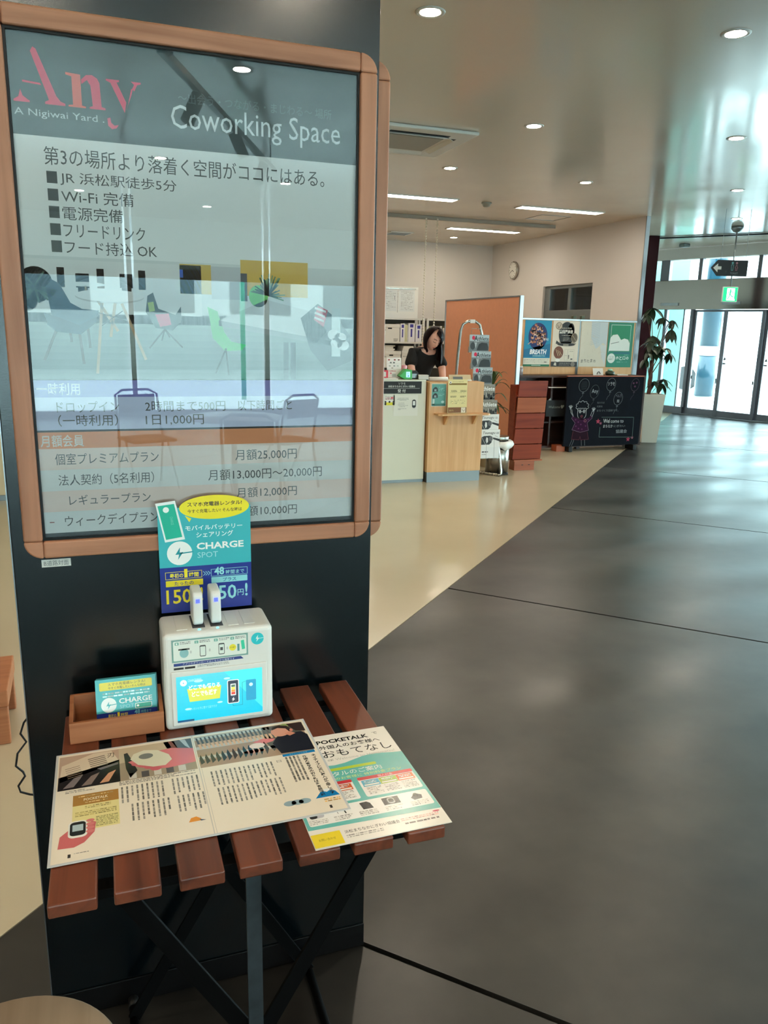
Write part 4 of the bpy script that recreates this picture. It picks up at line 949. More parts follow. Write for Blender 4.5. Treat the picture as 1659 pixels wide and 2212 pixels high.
oc = thing('oak_counter', 'light oak reception counter end with a small shelf and grey plinth', 'counter', (2.852, 6.83, 0))
MB().box(0, .568, 0, .19, .10, .962).build('body', M['oak'], oc, bevel=.002); MB().box(.004, .564, .004, .18, 0, .10).build('plinth', M['grey_metal'], oc)
MB().prism([(.055, -.10), (.055, -.001), (.57, -.001), (.60, -.02), (.60, -.10), (.57, -.125), (.09, -.125)], .655, .670).build('shelf', M['oak'], oc, bevel=.002)
for x in (.155, .455): MB().prism([(-.10, .6545), (-.001, .6545), (-.001, .56), (-.02, .56)], x, x+.022, axis='X').build('bracket', M['oak'], oc)
def a1(P):
    P.rect(.004, .004, .148, .21, (96, 160, 150), 1)
    for y in (.034, .092): P.poly([(.012, y+.02), (.03, y), (.045, y-.004), (.062, y+.012), (.066, y+.04), (.012, y+.045)], (40, 46, 48), 2); P.rect(.028, y+.018, .05, y+.038, (150, 170, 170), 3)
    P.dashes(.074, .03, .136, .07, .009, (130, 190, 180), 2); P.dashes(.074, .09, .136, .12, .009, (130, 190, 180), 2); P.rect(.014, .145, .034, .20, (190, 216, 210), 2); P.ell(.118, .172, .016, .012, (190, 226, 220), 2); P.rect(.004, .19, .148, .21, (60, 120, 110), 2)
sheet('leaflet_poster', 'teal leaflet on the oak counter front', 'leaflet', (2.872, 6.8288, .948), .152, .214, a1)
def a2(P):
    P.rect(.012, .036, .193, .052, (132, 104, 34), 1); P.ell(.025, .028, .012, .012, (240, 236, 220), 2); P.ell(.024, .029, .006, .006, (80, 70, 50), 3); P.text('まちなか案内所', .05, .016, .16, .027, (150, 136, 90), 2)
    for x, y in ((.032, .100), (.128, .100), (.026, .152), (.128, .152)): P.dashes(x, y, x+.062, y+.022, .009, (104, 92, 56), 2)
    P.dashes(.02, .122, .18, .128, .006, (190, 176, 120), 2); P.dashes(.03, .19, .18, .232, .010, (206, 192, 140), 2); P.rect(.004, .262, .196, .314, (120, 72, 26), 1); P.rect(.14, .264, .186, .312, (226, 214, 190), 2); P.line([(.15, .28), (.165, .30), (.18, .285)], .003, (120, 80, 50), 3); P.text('案内', .016, .282, .06, .300, (200, 170, 110), 2); P.ell(.05, .226, .003, .003, (200, 90, 70), 3)
sheet('framed_notice', 'cream notice with a brown footer standing on the oak counter shelf', 'notice', (3.022, 6.790, .9895), .200, .318, a2, base=(230, 214, 152), rx=math.radians(-2))
# things on the counters
tp = thing('paper_tray', 'beige sloping paper holder on the oak counter top', 'tray', (3.105, 6.93, .9645))
MB().box(0, .23, 0, .08, 0, .012).build('base', M['plastic'], tp, bevel=.002); MB().obox((.115, .03, .034), (.23, .006, .05), (math.radians(-20), 0, 0)).build('sloping_plate', M['tan_panel'], tp); MB().obox((.09, .022, .026), (.10, .004, .03), (math.radians(-20), 0, 0)).build('dark_window', M['grey_metal'], tp)
rp = MB(); rp.cyl((0, 0, .02), (.19, 0, .02), .02, n=18); o = rp.build('paper_roll', M['paper']); o.location = (2.885, 6.93, .9645); tag(o, 'roll of white paper lying on the oak counter top', 'paper roll')
wb2 = thing('card_box', 'small white box on the white counter top', 'box', (2.775, 6.92, .981), math.radians(-12))
MB().box(0, .095, 0, .08, 0, .036).build('body', M['box_white'], wb2, bevel=.002); MB().box(-.001, .096, -.001, .081, .0365, .040).build('lid', M['box_white'], wb2)
bb = thing('card_reader', 'black angular card terminal beside the green device', 'terminal', (2.712, 6.96, .981))
MB().prism([(0, 0), (.085, 0), (.078, .055), (.052, .082), (0, .072)], 0, .09, axis='Y').build('body', M['blackmat'], bb, bevel=.004); MB().box(.01, .06, -.002, .0, .012, .05).build('display', M['grey_metal'], bb)
gd = thing('green_device', 'bright green slanted device with a small lit display', 'device', (2.585, 6.93, .981))
M['green'] = pbr('green_plastic', (42, 168, 60), .35)
MB().prism([(0, .03), (.052, 0), (.128, 0), (.126, .086), (.064, .096)], 0, .08, axis='Y').build('body', M['green'], gd, bevel=.004, seg=2)
P = Print(.0004); P.rect(0, 0, .040, .052, (170, 226, 255), 0); P.dashes(.008, .008, .032, .028, .007, (110, 170, 220), 1); P.ell(.022, .039, .007, .007, (60, 100, 180), 1); P.build('display', M['screen'], gd, (.066, -.0005, .070))
pk_ = thing('pink_bottle', 'small bottle with a pink cap behind the green device', 'bottle', (2.678, 7.06, .981))
MB().cyl((0, 0, 0), (0, 0, .075), .024, n=20).build('body', M['plastic'], pk_); MB().cyl((0, 0, .075), (0, 0, .125), .026, n=20).build('cap', pbr('pink_cap', (236, 160, 170), .4), pk_, bevel=.004)
def cal(P):
    for x, y, c in ((.012, .014, (170, 60, 60)), (.070, .014, (150, 40, 50)), (.11, .014, (120, 60, 60)), (.03, .04, (110, 110, 104)), (.062, .04, (90, 90, 88)), (.02, .07, (180, 170, 160)), (.065, .07, (160, 150, 150)), (.10, .07, (190, 190, 180)), (.045, .090, (190, 170, 160))): P.rect(x, y, x+.018, y+.012, c, 1)
    P.rect(.0, .055, .145, .057, (200, 196, 186), 1); P.rect(.0, .106, .145, .108, (200, 196, 186), 1); P.text('NetMeister', .022, .118, .092, .128, (196, 40, 70), 1, bold=.02); P.ell(.04, .145, .008, .008, (220, 120, 140), 1); P.rect(.052, .150, .09, .18, (190, 190, 184), 1)
sheet('leaflet_stand', 'white leaflet display with red marks behind the green device', 'leaflet', (2.497, 7.05, 1.175), .145, .193, cal, base=(238, 228, 222), rx=math.radians(-4))
rb = thing('red_box', 'small red packet at the left end of the white counter', 'box', (2.435, 7.0, .981)); MB().box(0, .062, 0, .03, 0, .080).build('packet', pbr('red_card', (204, 26, 50), .4), rb, bevel=.001); MB().box(.008, .040, -.001, 0, .02, .065).build('white_label', M['paper'], rb)
ps = MB(); ps.box(0, .20, 0, .13, 0, .010); o = ps.build('paper_pile', M['paper']); o.location = (2.36, 6.905, .981); tag(o, 'flat pile of papers on the white counter in front of the red packet', 'paper')

# desk behind the counter
dk = thing('desk', 'low white desk behind the reception counter', 'desk', (2.75, 7.335, 0)); MB().box(-.35, .75, 0, .30, .70, .73).build('desktop', M['box_white'], dk, bevel=.003)
for x in (-.33, .71):
    for y in (.02, .26): MB().box(x, x+.03, y, y+.03, 0, .70).build('leg', M['grey_metal'], dk)

# ---------------------------------------------------------------- person
pe = thing('person', 'person with dark brown hair and black short sleeved top leaning down behind the counter', 'person', (3.12, 7.83, 0))
B = lambda x, y, z: (x-3.12, y-7.83, z)
pts = [B(3.12,7.86,.84), B(3.12,7.80,.98), B(3.12,7.70,1.11), B(3.115,7.62,1.21), B(3.112,7.565,1.265), B(3.125,7.535,1.300),   # 0 pelvis..5 neck top
       B(2.985,7.60,1.205), B(2.935,7.555,1.09), B(2.945,7.50,.97), B(2.985,7.42,.83), B(3.01,7.385,.775),                     # 6-10 viewer-left arm
       B(3.245,7.61,1.195), B(3.285,7.56,1.08), B(3.275,7.50,.96), B(3.215,7.42,.83), B(3.185,7.385,.775),                      # 11-15 right arm
       B(3.04,7.86,.78), B(3.03,7.85,.45), B(3.03,7.88,.08), B(3.03,7.76,.03), B(3.20,7.86,.78), B(3.21,7.85,.45), B(3.21,7.88,.08), B(3.21,7.76,.03)]
ed = [(0,1),(1,2),(2,3),(3,4),(4,5),(3,6),(6,7),(7,8),(8,9),(9,10),(3,11),(11,12),(12,13),(13,14),(14,15),(0,16),(16,17),(17,18),(18,19),(0,20),(20,21),(21,22),(22,23)]
rd = [(.135,.10),(.115,.085),(.125,.09),(.115,.075),(.046,.046),(.044,.044), .052,.043,.037,.031,.024, .052,.043,.037,.031,.024, .085,.055,.040,.032, .085,.055,.040,.032]
def fingers(base, sgn):
    out = []
    bx, by, bz = base
    for i in range(4):
        x = bx+(-.024+.016*i); L = (.052, .062, .060, .048)[i]
        out.append(MB().tube([(x, by+.010, bz-.012), (x, by-.020, bz-.022), (x+.001, by-.020-L*.5, bz-.030), (x+.001, by-.018-L*.9, bz-.042)], .0085, 8, rs=[.010, .009, .0082, .006]).mesh('f', [M['skin']]))
    out.append(MB().tube([(bx+sgn*.020, by+.035, bz-.008), (bx+sgn*.038, by+.012, bz-.024), (bx+sgn*.040, by-.012, bz-.036)], .010, 8, rs=[.012, .011, .008]).mesh('f', [M['skin']]))
    out.append(MB().lathe([(.001, -.014), (.030, -.012), (.036, 0), (.030, .012), (.001, .014)], (bx, by+.018, bz-.012), n=16, sy=1.15).mesh('p', [M['skin']]))
    return out
# head as a shaped sphere, tilted down and to the right
HC = Vector(B(3.150, 7.495, 1.352)); HR = Euler((math.radians(34), math.radians(10), math.radians(14))).to_matrix()
def head_pt(d):
    x, y, z = d; r = Vector((x*.076, y*.092, z*.112))
    if y < 0:
        f = max(0, -y)
        r.x *= 1-.10*f; 
        r.y -= .026*math.exp(-((x*.076)**2)/.00016-((z*.112+.014)**2)/.00045)*f          # nose
        r.y += .010*(math.exp(-((abs(x*.076)-.030)**2)/.00018-((z*.112-.012)**2)/.00018))*f  # eye sockets
        r.y -= .006*math.exp(-((x*.076)**2)/.0005-((z*.112+.050)**2)/.00012)*f
        r.y -= .010*math.exp(-((x*.076)**2)/.0006-((z*.112+.090)**2)/.0004)*f
    if z < 0: r.x *= 1+.22*z*1.0; 
    return HC + HR @ r
hb = MB(); n, mm_ = 40, 28; vs = []
for j in range(mm_+1):
    ph = -PI/2+PI*j/mm_
    for i in range(n): th = 2*PI*i/n; vs.append(head_pt((math.cos(ph)*math.sin(th), -math.cos(ph)*math.cos(th), math.sin(ph))))
hb.add(vs, [(j*n+i, j*n+(i+1) % n, (j+1)*n+(i+1) % n, (j+1)*n+i) for j in range(mm_) for i in range(n)], 0, True)
hm = hb.mesh('h', [M['skin']])
skin('body', pts, ed, rd, M['skin'], pe, 0, 2, extra=[hm]+fingers(B(3.012, 7.375, .775), 1)+fingers(B(3.183, 7.375, .775), -1))
# shirt and trousers follow the body
sp = [pts[i] for i in (0, 1, 2, 3)]+[B(3.113,7.585,1.235)]+[pts[6], B(2.94,7.56,1.115), B(2.935,7.545,1.07), pts[11], B(3.283,7.57,1.105), B(3.287,7.55,1.06)]
skin('shirt', sp, [(0,1),(1,2),(2,3),(3,4),(3,5),(5,6),(6,7),(3,8),(8,9),(9,10)], [(.15,.115),(.135,.105),(.145,.11),(.135,.092),(.070,.062),.068,.066,.072,.068,.066,.072], M['shirt'], pe, 0, 2)
skin('trousers', [pts[0], B(3.12,7.84,.92), pts[16], pts[17], B(3.03,7.87,.12), pts[20], pts[21], B(3.21,7.87,.12)], [(0,1),(0,2),(2,3),(3,4),(0,5),(5,6),(6,7)], [(.15,.12),(.14,.11),.10,.072,.062,.10,.072,.062], M['shirt'], pe, 0, 2)
for x in (3.03, 3.21): MB().prism([(-.04, -.13), (.04, -.13), (.042, .05), (-.042, .05)], 0, .06).build('shoe', M['blackmat'], pe, B(x, 7.84, .001), bevel=.015, seg=3)
# hair: cap with open face and longer right side
hv = MB(); NA, NB = 36, 16; rows = []
for j in range(NB+1):
    f = j/NB
    for i in range(NA+1):
        a = math.radians(26)+math.radians(268)*i/NA           # 0 = face direction
        side = math.sin(a)                                     # + = viewer right
        if f < .55:
            ph = PI/2-(PI/2)*(f/.55)*1.0; k = 1.13
            d = Vector((math.cos(ph)*math.sin(a)*.076*k*1.08, -math.cos(ph)*math.cos(a)*.092*k*1.05, math.sin(ph)*.112*k))
            p = HC + HR @ d
        else:
            base = HC + HR @ Vector((math.sin(a)*.076*1.22, -math.cos(a)*.092*1.20, 0))
            g = (f-.55)/.45; L = .13+.10*max(0, side)+.02*math.sin(i*1.7)
            p = base + Vector((side*.012*math.sin(g*PI), .0, -L*g)) + Vector((0, -.02*g if side > 0 else .01*g, 0))
            p.x += (.012 if side < 0 else -.006)*g*g
        rows.append(p)
# fringe sweeping across the forehead to the viewer's right
hv.add(rows, [(j*(NA+1)+i, j*(NA+1)+i+1, (j+1)*(NA+1)+i+1, (j+1)*(NA+1)+i) for j in range(NB) for i in range(NA)], 0, True)
fr_ = []
for j in range(9):
    f = j/8
    for i in range(13):
        a = math.radians(-42+84*i/12); ph = math.radians(88-(56+22*math.sin(a))*f - (20*f if a > .3 else 0))
        fr_.append(HC + HR @ Vector((math.cos(ph)*math.sin(a)*.076*1.20, -math.cos(ph)*math.cos(a)*.092*1.17-.004*f, math.sin(ph)*.112*1.15)))
hv.add(fr_, [(j*13+i, j*13+i+1, (j+1)*13+i+1, (j+1)*13+i) for j in range(8) for i in range(12)], 0, True)
ho = hv.build('hair', M['hair'], pe); md = ho.modifiers.new('s', 'SOLIDIFY'); md.thickness = .008; md.offset = 1; ho.modifiers.new('u', 'SUBSURF').levels = 1
M['lash'] = pbr('dark_lashes', (50, 24, 22), .6); M['lip'] = pbr('lips', (196, 84, 84), .4)
def on_face(x, z, off=.0015):
    d = Vector((x/.076, 0, z/.112)); yy = -math.sqrt(max(.01, 1-d.x**2-d.z**2)); return head_pt((d.x, yy, d.z)) + HR @ Vector((0, -off, 0))
for s in (-1, 1):
    MB().tube([on_face(s*x, .008-.004*math.sin(PI*(x-.016)/.030)) for x in (.016, .022, .030, .038, .046)], .0022, 6).build('eyelashes', M['lash'], pe)
    MB().tube([on_face(s*x, .034+.004*math.sin(PI*(x-.014)/.036)) for x in (.014, .024, .036, .048)], .0024, 6).build('eyebrow', M['hair'], pe)
MB().tube([on_face(x, -.052) for x in (-.022, -.010, 0, .010, .022)], .004, 8, rs=[.0015, .004, .0045, .004, .0015]).build('lips', M['lip'], pe)
MB().lathe([(.001, -.028), (.009, -.02), (.012, 0), (.010, .02), (.001, .026)], n=12, sx=.5).build('ear', M['skin'], pe, HC + HR @ Vector((-.074, .004, -.004)))
MB().lathe([(.001, -.006), (.006, 0), (.001, .006)], n=10).build('earring', M['steel'], pe, HC + HR @ Vector((-.080, 0, -.036)))

# ---------------------------------------------------------------- office shelves against the back wall
def steel_rack(x0, x1, label, shelves, y=13.25, h=1.64):
    t = thing('steel_rack', label, 'shelf', (x0, y, 0)); w_ = x1-x0
    for x in (0, w_-.035):
        for yy in (0, .40): MB().box(x, x+.035, yy, yy+.035, 0, h).build('post', M['white_metal'], t)
    for z in shelves: MB().box(.036, w_-.036, 0, .435, z-.03, z).build('shelf_board', M['white_metal'], t)
    MB().box(.036, w_-.036, .43, .437, .05, h).build('back_sheet', pbr('rack_back', (92, 88, 80), .7), t)
    return t
steel_rack(3.70, 5.40, 'left white steel rack with binders and boxes', (.12, .48, .80, 1.225, 1.635)); steel_rack(5.44, 6.9, 'right white steel rack partly hidden by the orange partition', (.12, .48, .80, 1.225, 1.635))
def abox(x, z, w_, h, label, y=13.27, holes=True, group='white archive boxes', d=.36):
    t = thing('archive_box', label, 'box', (x, y, z+.001), 0, group)
    MB().box(0, w_, 0, d, 0, h-.05).build('body', M['box_white'], t); MB().box(-.006, w_+.006, -.006, d+.004, h-.058, h).build('lid', M['box_white'], t, bevel=.002)
    if holes: MB().box(w_*.4, w_*.6, -.007, -.0055, h-.085, h-.062).build('hand_hole', M['blackmat'], t)
    P = Print(.0006); P.dashes(.02, .03, w_*.3, .05, .012, (120, 120, 116), 1); P.dashes(w_*.7, h*.62, w_*.92, h*.8, .014, (110, 110, 106), 1); P.build('print', M['print'], t, (0, -.0005, h-.06))
abox(4.56, 1.225, .37, .30, 'white archive box with a hand hole on the upper shelf'); abox(4.14, 1.225, .37, .30, 'white archive box further left on the upper shelf')
abox(4.60, .80, .36, .26, 'white archive box under the loose papers on the lower shelf'); abox(4.985, .80, .30, .27, 'white archive box carrying the paper pile on the lower shelf')
M['binder'] = pbr('binder_white', (216, 216, 220), .4); M['blue'] = pbr('binder_blue', (52, 48, 140), .5); M['yfile'] = pbr('yellow_file', (206, 204, 132), .6)
for x, w_, h, l in ((4.945, .085, .315, 'left white binder with a blue square on its spine'), (5.095, .125, .325, 'middle wide white binder with a blue square on its spine'), (5.235, .115, .305, 'right white binder with a blue square on its spine')):
    t = thing('binder', l, 'binder', (x, 13.27, 1.226), 0, 'white binders on the upper shelf')
    MB().box(0, w_, 0, .26, 0, h).build('cover', M['binder'], t, bevel=.002); MB().box(w_*.25, w_*.75, -.002, 0, h-.075, h-.02).build('blue_label', M['blue'], t); MB().box(w_*.36, w_*.60, -.002, 0, h-.24, h-.10).build('title_strip', M['blue'], t)
for i in range(4):
    t = MB().box(0, .012, 0, .24, 0, .30-.004*i).build('folder', M['yfile'] if i % 2 == 0 else M['box_white']); t.location = (5.034+.0145*i, 13.28, 1.226); tag(t, '%s thin folder from the left, between the white binders' % ORD[i], 'folder', 'thin folders between the binders')
for i in range(4):
    t = MB().box(0, .22-.01*i, 0, .30, 0, .018).build('paper_stack', M['paper']); t.location = (5.0+.006*i, 13.28, 1.073+.0195*i); tag(t, '%s sheaf from the bottom of the neat paper pile on the archive box' % ORD[i], 'paper', 'paper sheaves on the lower shelf')
for i in range(5):
    t = MB().box(0, .26, 0, .20, 0, .018).build('paper_stack', M['paper']); t.location = (4.58+.02*math.sin(i*2), 13.30, 1.062+.0195*i); t.rotation_euler = (0, 0, .05*math.sin(i*3)); tag(t, 'loose white papers on the left archive box, %s sheaf from the bottom' % ORD[i], 'paper', 'loose papers on the left archive box')
for i in range(8):
    t = MB().box(0, .035, 0, .24, 0, .27+.02*math.sin(i*2.1)).build('file', M['box_white'] if i % 3 else M['yfile']); t.location = (5.50+.055*i, 13.30, 1.226); tag(t, '%s upright file from the left on the right rack' % ORD[i], 'file', 'files on the right rack')
for i in range(0): abox(5.98+.0*i, (.80, .48, .12)[i], .36, .25, 'box on the right rack hidden behind the partition')
wt = thing('whiteboard', 'whiteboard with a printed schedule above the left rack', 'whiteboard', (4.0, 13.885, 2.20)); MB().box(0, 1.5, -.02, 0, -.56, 0).build('board', M['plastic'], wt, bevel=.003); MB().box(0, 1.45, -.035, -.021, -.045, -.030).build('lamp_glint_rail', M['steel'], wt)
P = Print(.001); P.rect(.70, .05, 1.08, .44, (214, 216, 214), 0); P.rect(1.12, .05, 1.43, .44, (218, 220, 218), 0); P.dashes(.72, .08, 1.06, .40, .030, (176, 180, 180), 1, w=.25); P.dashes(1.16, .08, 1.40, .42, .026, (170, 176, 176), 1, w=.3); P.dashes(1.09, .06, 1.105, .46, .02, (120, 124, 126), 1)
P.text('III', .82, .16, .86, .24, (90, 94, 98), 2); P.text('Y', 1.02, .16, 1.05, .24, (90, 94, 98), 2); P.build('schedule', M['print'], wt, (0, -.0205, 0))

# ---------------------------------------------------------------- orange partition, magazine rack, plant, bin
pa = thing('partition', 'tall orange office partition with grey metal edges', 'partition', (4.335, 8.87, 0))
MB().box(-.015, .015, -1.0, .99, .03, 1.815).build('panel', M['partition'], pa); MB().box(-.022, .022, -1.03, -1.0, .03, 1.83).build('edge_post', M['alu'], pa, bevel=.003); MB().box(-.022, .022, .99, 1.02, .03, 1.83).build('edge_post', M['alu'], pa, bevel=.003); MB().box(-.022, .022, -1.0, .99, 1.815, 1.83).build('top_rail', M['alu'], pa)
for y in (-.9, .9): MB().box(-.16, .16, y-.02, y+.02, 0, .03).build('foot', M['grey_metal'], pa, bevel=.006)

rk = thing('magazine_rack', 'steel tube rack holding a column of magazines', 'magazine rack', (3.435, 7.125, 0), 0)
tube = [(-.15, .30, .015), (-.13, .16, .55), (-.125, .10, 1.20), (-.12, .07, 1.44), (-.10, .06, 1.50), (-.05, .055, 1.53), (.03, .055, 1.53), (.08, .06, 1.50), (.11, .07, 1.42), (.20, .02, .9), (.255, -.06, .5), (.285, -.12, .20), (.30, -.14, .06), (.298, -.148, .02), (.28, -.145, .013), (.10, .10, .013), (-.10, .29, .013)]
MB().tube(tube, .0135, 10).build('tube_frame', M['steel'], rk); MB().box(-.035, .02, .040, .070, 1.512, 1.548).build('handle_plate', M['paper'], rk, bevel=.003)
MB().tube([(-.02, .03, 1.41), (-.02, .03, 1.46), (.08, .03, 1.46), (.08, .03, 1.40)], .003, 6).build('wire_hook', M['steel'], rk)
def mA(P, col_top, tx, red, dark=True):
    P.rect(0, 0, .21, .06, col_top, 0); P.rect(0, .06, .21, .28, (110, 116, 118), 0)
    if red: P.ell(.040, .030, .016, .020, (214, 20, 66), 1)
    P.text('A', .048, .010, .088, .058, tx, 2, bold=.02); P.text('thlete', .090, .018, .205, .056, tx, 2, bold=.01); P.dashes(.10, .003, .20, .009, .006, (130, 136, 140), 1)
    P.dashes(.05, .062, .11, .070, .008, (210, 214, 216), 2)
    P.ell(.035, .108, .026, .036, (52, 56, 58), 1); P.poly([(.08, .14), (.10, .09), (.13, .075), (.19, .08), (.205, .12), (.205, .15), (.08, .15)], (40, 44, 46), 1); P.poly([(.05, .075), (.08, .075), (.066, .13)], (176, 182, 184), 1)
def mP(P):
    P.rect(0, 0, .21, .28, (132, 128, 118), 0); P.poly([(.01, .01), (.05, .008), (.03, .04)], (214, 20, 50), 1); P.text('Athlete', .034, .020, .205, .062, (236, 236, 232), 2, bold=.02); P.text('PLUS', .15, .004, .20, .018, (170, 170, 164), 2)
    for i in range(7): P.ell(.04+.026*i, .10+.012*(i % 3), .013, .022, (30, 28, 26), 1)
    P.poly([(.0, .13), (.21, .13), (.21, .15), (0, .15)], (44, 42, 40), 1); P.rect(.05, .10, .06, .15, (150, 148, 140), 2); P.rect(.11, .08, .12, .12, (190, 188, 180), 2)
def mT(P):
    P.rect(0, 0, .205, .28, (232, 232, 230), 0); P.text('Tsunagu', .012, .018, .15, .052, (50, 50, 52), 2, italic=.2); P.dashes(.165, .024, .195, .046, .010, (130, 130, 130), 2)
    P.poly([(0, .075), (.03, .062), (.10, .060), (.12, .080), (.115, .13), (.09, .15), (0, .15)], (36, 36, 38), 1); P.poly([(.055, .075), (.072, .082), (.076, .12), (.060, .14), (.050, .11)], (226, 226, 224), 2); P.ell(.105, .09, .022, .026, (96, 96, 98), 2); P.poly([(.13, .078), (.205, .095), (.205, .12), (.13, .095)], (28, 28, 30), 2); P.line([(.0, .07), (.05, .15)], .003, (200, 200, 200), 3); P.line([(.15, .06), (.19, .08)], .003, (120, 120, 120), 3)
cols = [(0, 'top'), (1, 'second'), (2, 'third'), (3, 'fourth'), (4, 'fifth'), (5, 'sixth'), (6, 'seventh')]
zs = [1.403, 1.245, 1.090, .925, .770, .632, .480]; xs_ = [-.062, -.040, -.022, .010, .034, .060, .072]; ys_ = [-.04, -.055, -.070, -.085, -.10, -.115, -.13]
kinds = ['black lettered sports magazine', 'black lettered sports magazine', 'black lettered sports magazine', 'white lettered sports magazine', 'white lettered sports magazine', 'white script titled magazine', 'white script titled magazine']
for i in range(7):
    fn = (lambda P: mA(P, (176, 190, 196), (16, 18, 20), True)) if i < 3 else (mP if i < 5 else mT)
    h = .165 if i < 6 else .285
    def g(P, fn=fn, h=h, i=i):
        fn(P)
        P.v = [(x, min(y, h), z) for x, y, z in P.v]
        if i == 6:
            P.rect(0, .175, .205, .285, (226, 228, 228), 3); P.dashes(.012, .215, .11, .228, .016, (90, 90, 94), 4, w=.8); P.dashes(.012, .243, .06, .256, .012, (150, 150, 150), 4)
            for x in (.058, .145): P.line([(x, .10), (x+.004, .285)], .003, (130, 130, 132), 5)
    sheet('magazine', '%s, %s from the top of the rack' % (kinds[i], cols[i][1]), 'magazine', (3.42+xs_[i], 7.12+ys_[i], zs[i]), .21 if i < 5 else .205, h, g, group='magazines in the tube rack', th=.012, lay=.0005, base=(150, 152, 152))
    MB().box(xs_[i]-.006, xs_[i]-.001, ys_[i]-.010, ys_[i]+.03, zs[i]-h-.004, zs[i]-h+.05).build('side_bracket', M['steel'], rk)
    MB().box(xs_[i]-.012, xs_[i]+.21, ys_[i]-.016, ys_[i]+.03, zs[i]-h-.006, zs[i]-h-.001).build('pocket_floor', M['steel'], rk)
MB().box(.055, .065, .03, .04, .17, 1.30).build('rear_rail', M['steel'], rk)

def strap(path, w_, mat, name, parent, droop=None, fold=.25):
    P = [Vector(p) for p in path]; N = len(P); vs = []
    for i, p in enumerate(P):
        t = (P[min(i+1, N-1)]-P[max(i-1, 0)]).normalized(); s = t.cross(Vector((0, 0, 1)))
        s = s.normalized() if s.length > 1e-3 else Vector((1, 0, 0)); nn = s.cross(t)
        f = i/(N-1); ww = w_*(math.sin(PI*min(1, f*.85+.12))**.7)
        vs += [p-s*ww, p-nn*ww*fold, p+s*ww]
    m = MB(); m.add(vs, [(i*3+k, i*3+k+1, (i+1)*3+k+1, (i+1)*3+k) for i in range(N-1) for k in (0, 1)], 0, True)
    return m.build(name, mat, parent)
dp = thing('dracaena', 'strap leaved green plant in a beige pot behind the magazine rack', 'plant', (3.88, 7.60, 0))
MB().lathe([(.001, .0), (.10, 0), (.125, .26), (.13, .30), (.115, .30), (.112, .27), (.001, .265)], n=28).build('pot', M['tan_panel'], dp); MB().tube([(0, 0, .26), (.01, 0, .55), (.0, 0, .88)], .016, 8).build('stem', M['bark'], dp)
random.seed(5)
for i in range(26):
    a = i*2.4; zb = .62+.26*(i/25); L = random.uniform(.26, .36); up = random.uniform(.35, 1.0) if i > 8 else random.uniform(.0, .4)
    dx, dy = math.cos(a), math.sin(a)*.7
    pth = [(dx*L*f*(1-.3*up), dy*L*f*.8, zb+L*(up*math.sin(f*PI*.6)*.9-(.55*(1-up)+.12)*f*f)) for f in [k/7 for k in range(8)]]
    strap(pth, .024, M['drac_leaf'], 'leaf', dp)
bn = thing('waste_bin', 'stainless pedal bin with a white plastic bag over the rim', 'bin', (3.795, 7.19, 0))
MB().cyl((0, 0, .012), (0, 0, .315), .118, n=40, caps=True).build('body', M['steel'], bn); MB().cyl((0, 0, 0), (0, 0, .012), .120, n=40).build('base_ring', M['blackmat'], bn)
MB().cyl((0, .0, .348), (0, .0, .388), .108, n=36).build('lid', M['steel'], bn, bevel=.008); MB().prism([(-.045, -.17), (.045, -.17), (.05, -.10), (-.05, -.10)], .004, .016).build('pedal', M['blackmat'], bn, bevel=.003)
bag = MB(); nn = 48; rr = []
for j, (r, z) in enumerate(((.108, .338), (.140, .340), (.162, .322), (.170, .300), (.158, .272), (.125, .262))):
    for i in range(nn):
        a = 2*PI*i/nn; q = 1+(.10*math.sin(3*a+1)+.06*math.sin(7*a))*(j/5); rr.append((math.cos(a)*r*q, math.sin(a)*r*q*.92, z+(.018*math.sin(5*a+j))*(j/5)))
bag.add(rr, [(j*nn+i, j*nn+(i+1) % nn, (j+1)*nn+(i+1) % nn, (j+1)*nn+i) for j in range(5) for i in range(nn)], 0, True)
o = bag.build('bin_bag', pbr('bag_film', (236, 232, 226), .6), bn)
cb2 = thing('carton', 'tan cardboard box with a dark red top behind the bin and rack', 'box', (3.44, 7.40, 0)); MB().box(0, .20, 0, .18, 0, .24).build('body', pbr('carton_tan', (150, 120, 86), .7), cb2); MB().box(-.003, .203, -.003, .183, .24, .31).build('lid', pbr('carton_red', (96, 24, 20), .6), cb2)
# ---------------------------------------------------------------- stacked cedar leaflet boxes
lb = thing('leaflet_box_tower', 'red cedar display of five stepped trays on a plywood foot', 'display stand', (4.16, 7.26, 0))
MB().box(-.13, .11, -.015, .10, 0, .10).build('foot', M['redwood2'], lb, bevel=.002)
for x in (-.045, .035): MB().box(x, x+.022, -.0165, -.0145, .055, .062).build('foot_slot', M['blackmat'], lb)
MB().box(-.155, .185, -.045, .12, .102, .118).build('base_board', M['redwood2'], lb, bevel=.002)
zz = [.120, .285, .450, .613, .778, .950]; cc = ['redwood', 'redwood', 'redwood', 'redwood2', 'redwood']
for i in range(5):
    yo = -.035-.004*i
    mt = M[cc[i]]
    MB().obox((.0+.004*i, yo, (zz[i]+zz[i+1])/2), (.335, .012, zz[i+1]-zz[i]-.006), (math.radians(6), 0, 0)).build('tray_front', mt, lb, bevel=.001)
    MB().box(-.15, .16, yo+.02, .10, zz[i]+.002, zz[i]+.012).build('tray_floor', M['redwood'], lb)
for x in (-.160, .152): MB().box(x, x+.012, -.01, .115, .12, .90).build('side_board', M['redwood'], lb)
MB().box(-.15, .155, .10, .112, .12, .90).build('back_board', M['redwood'], lb)

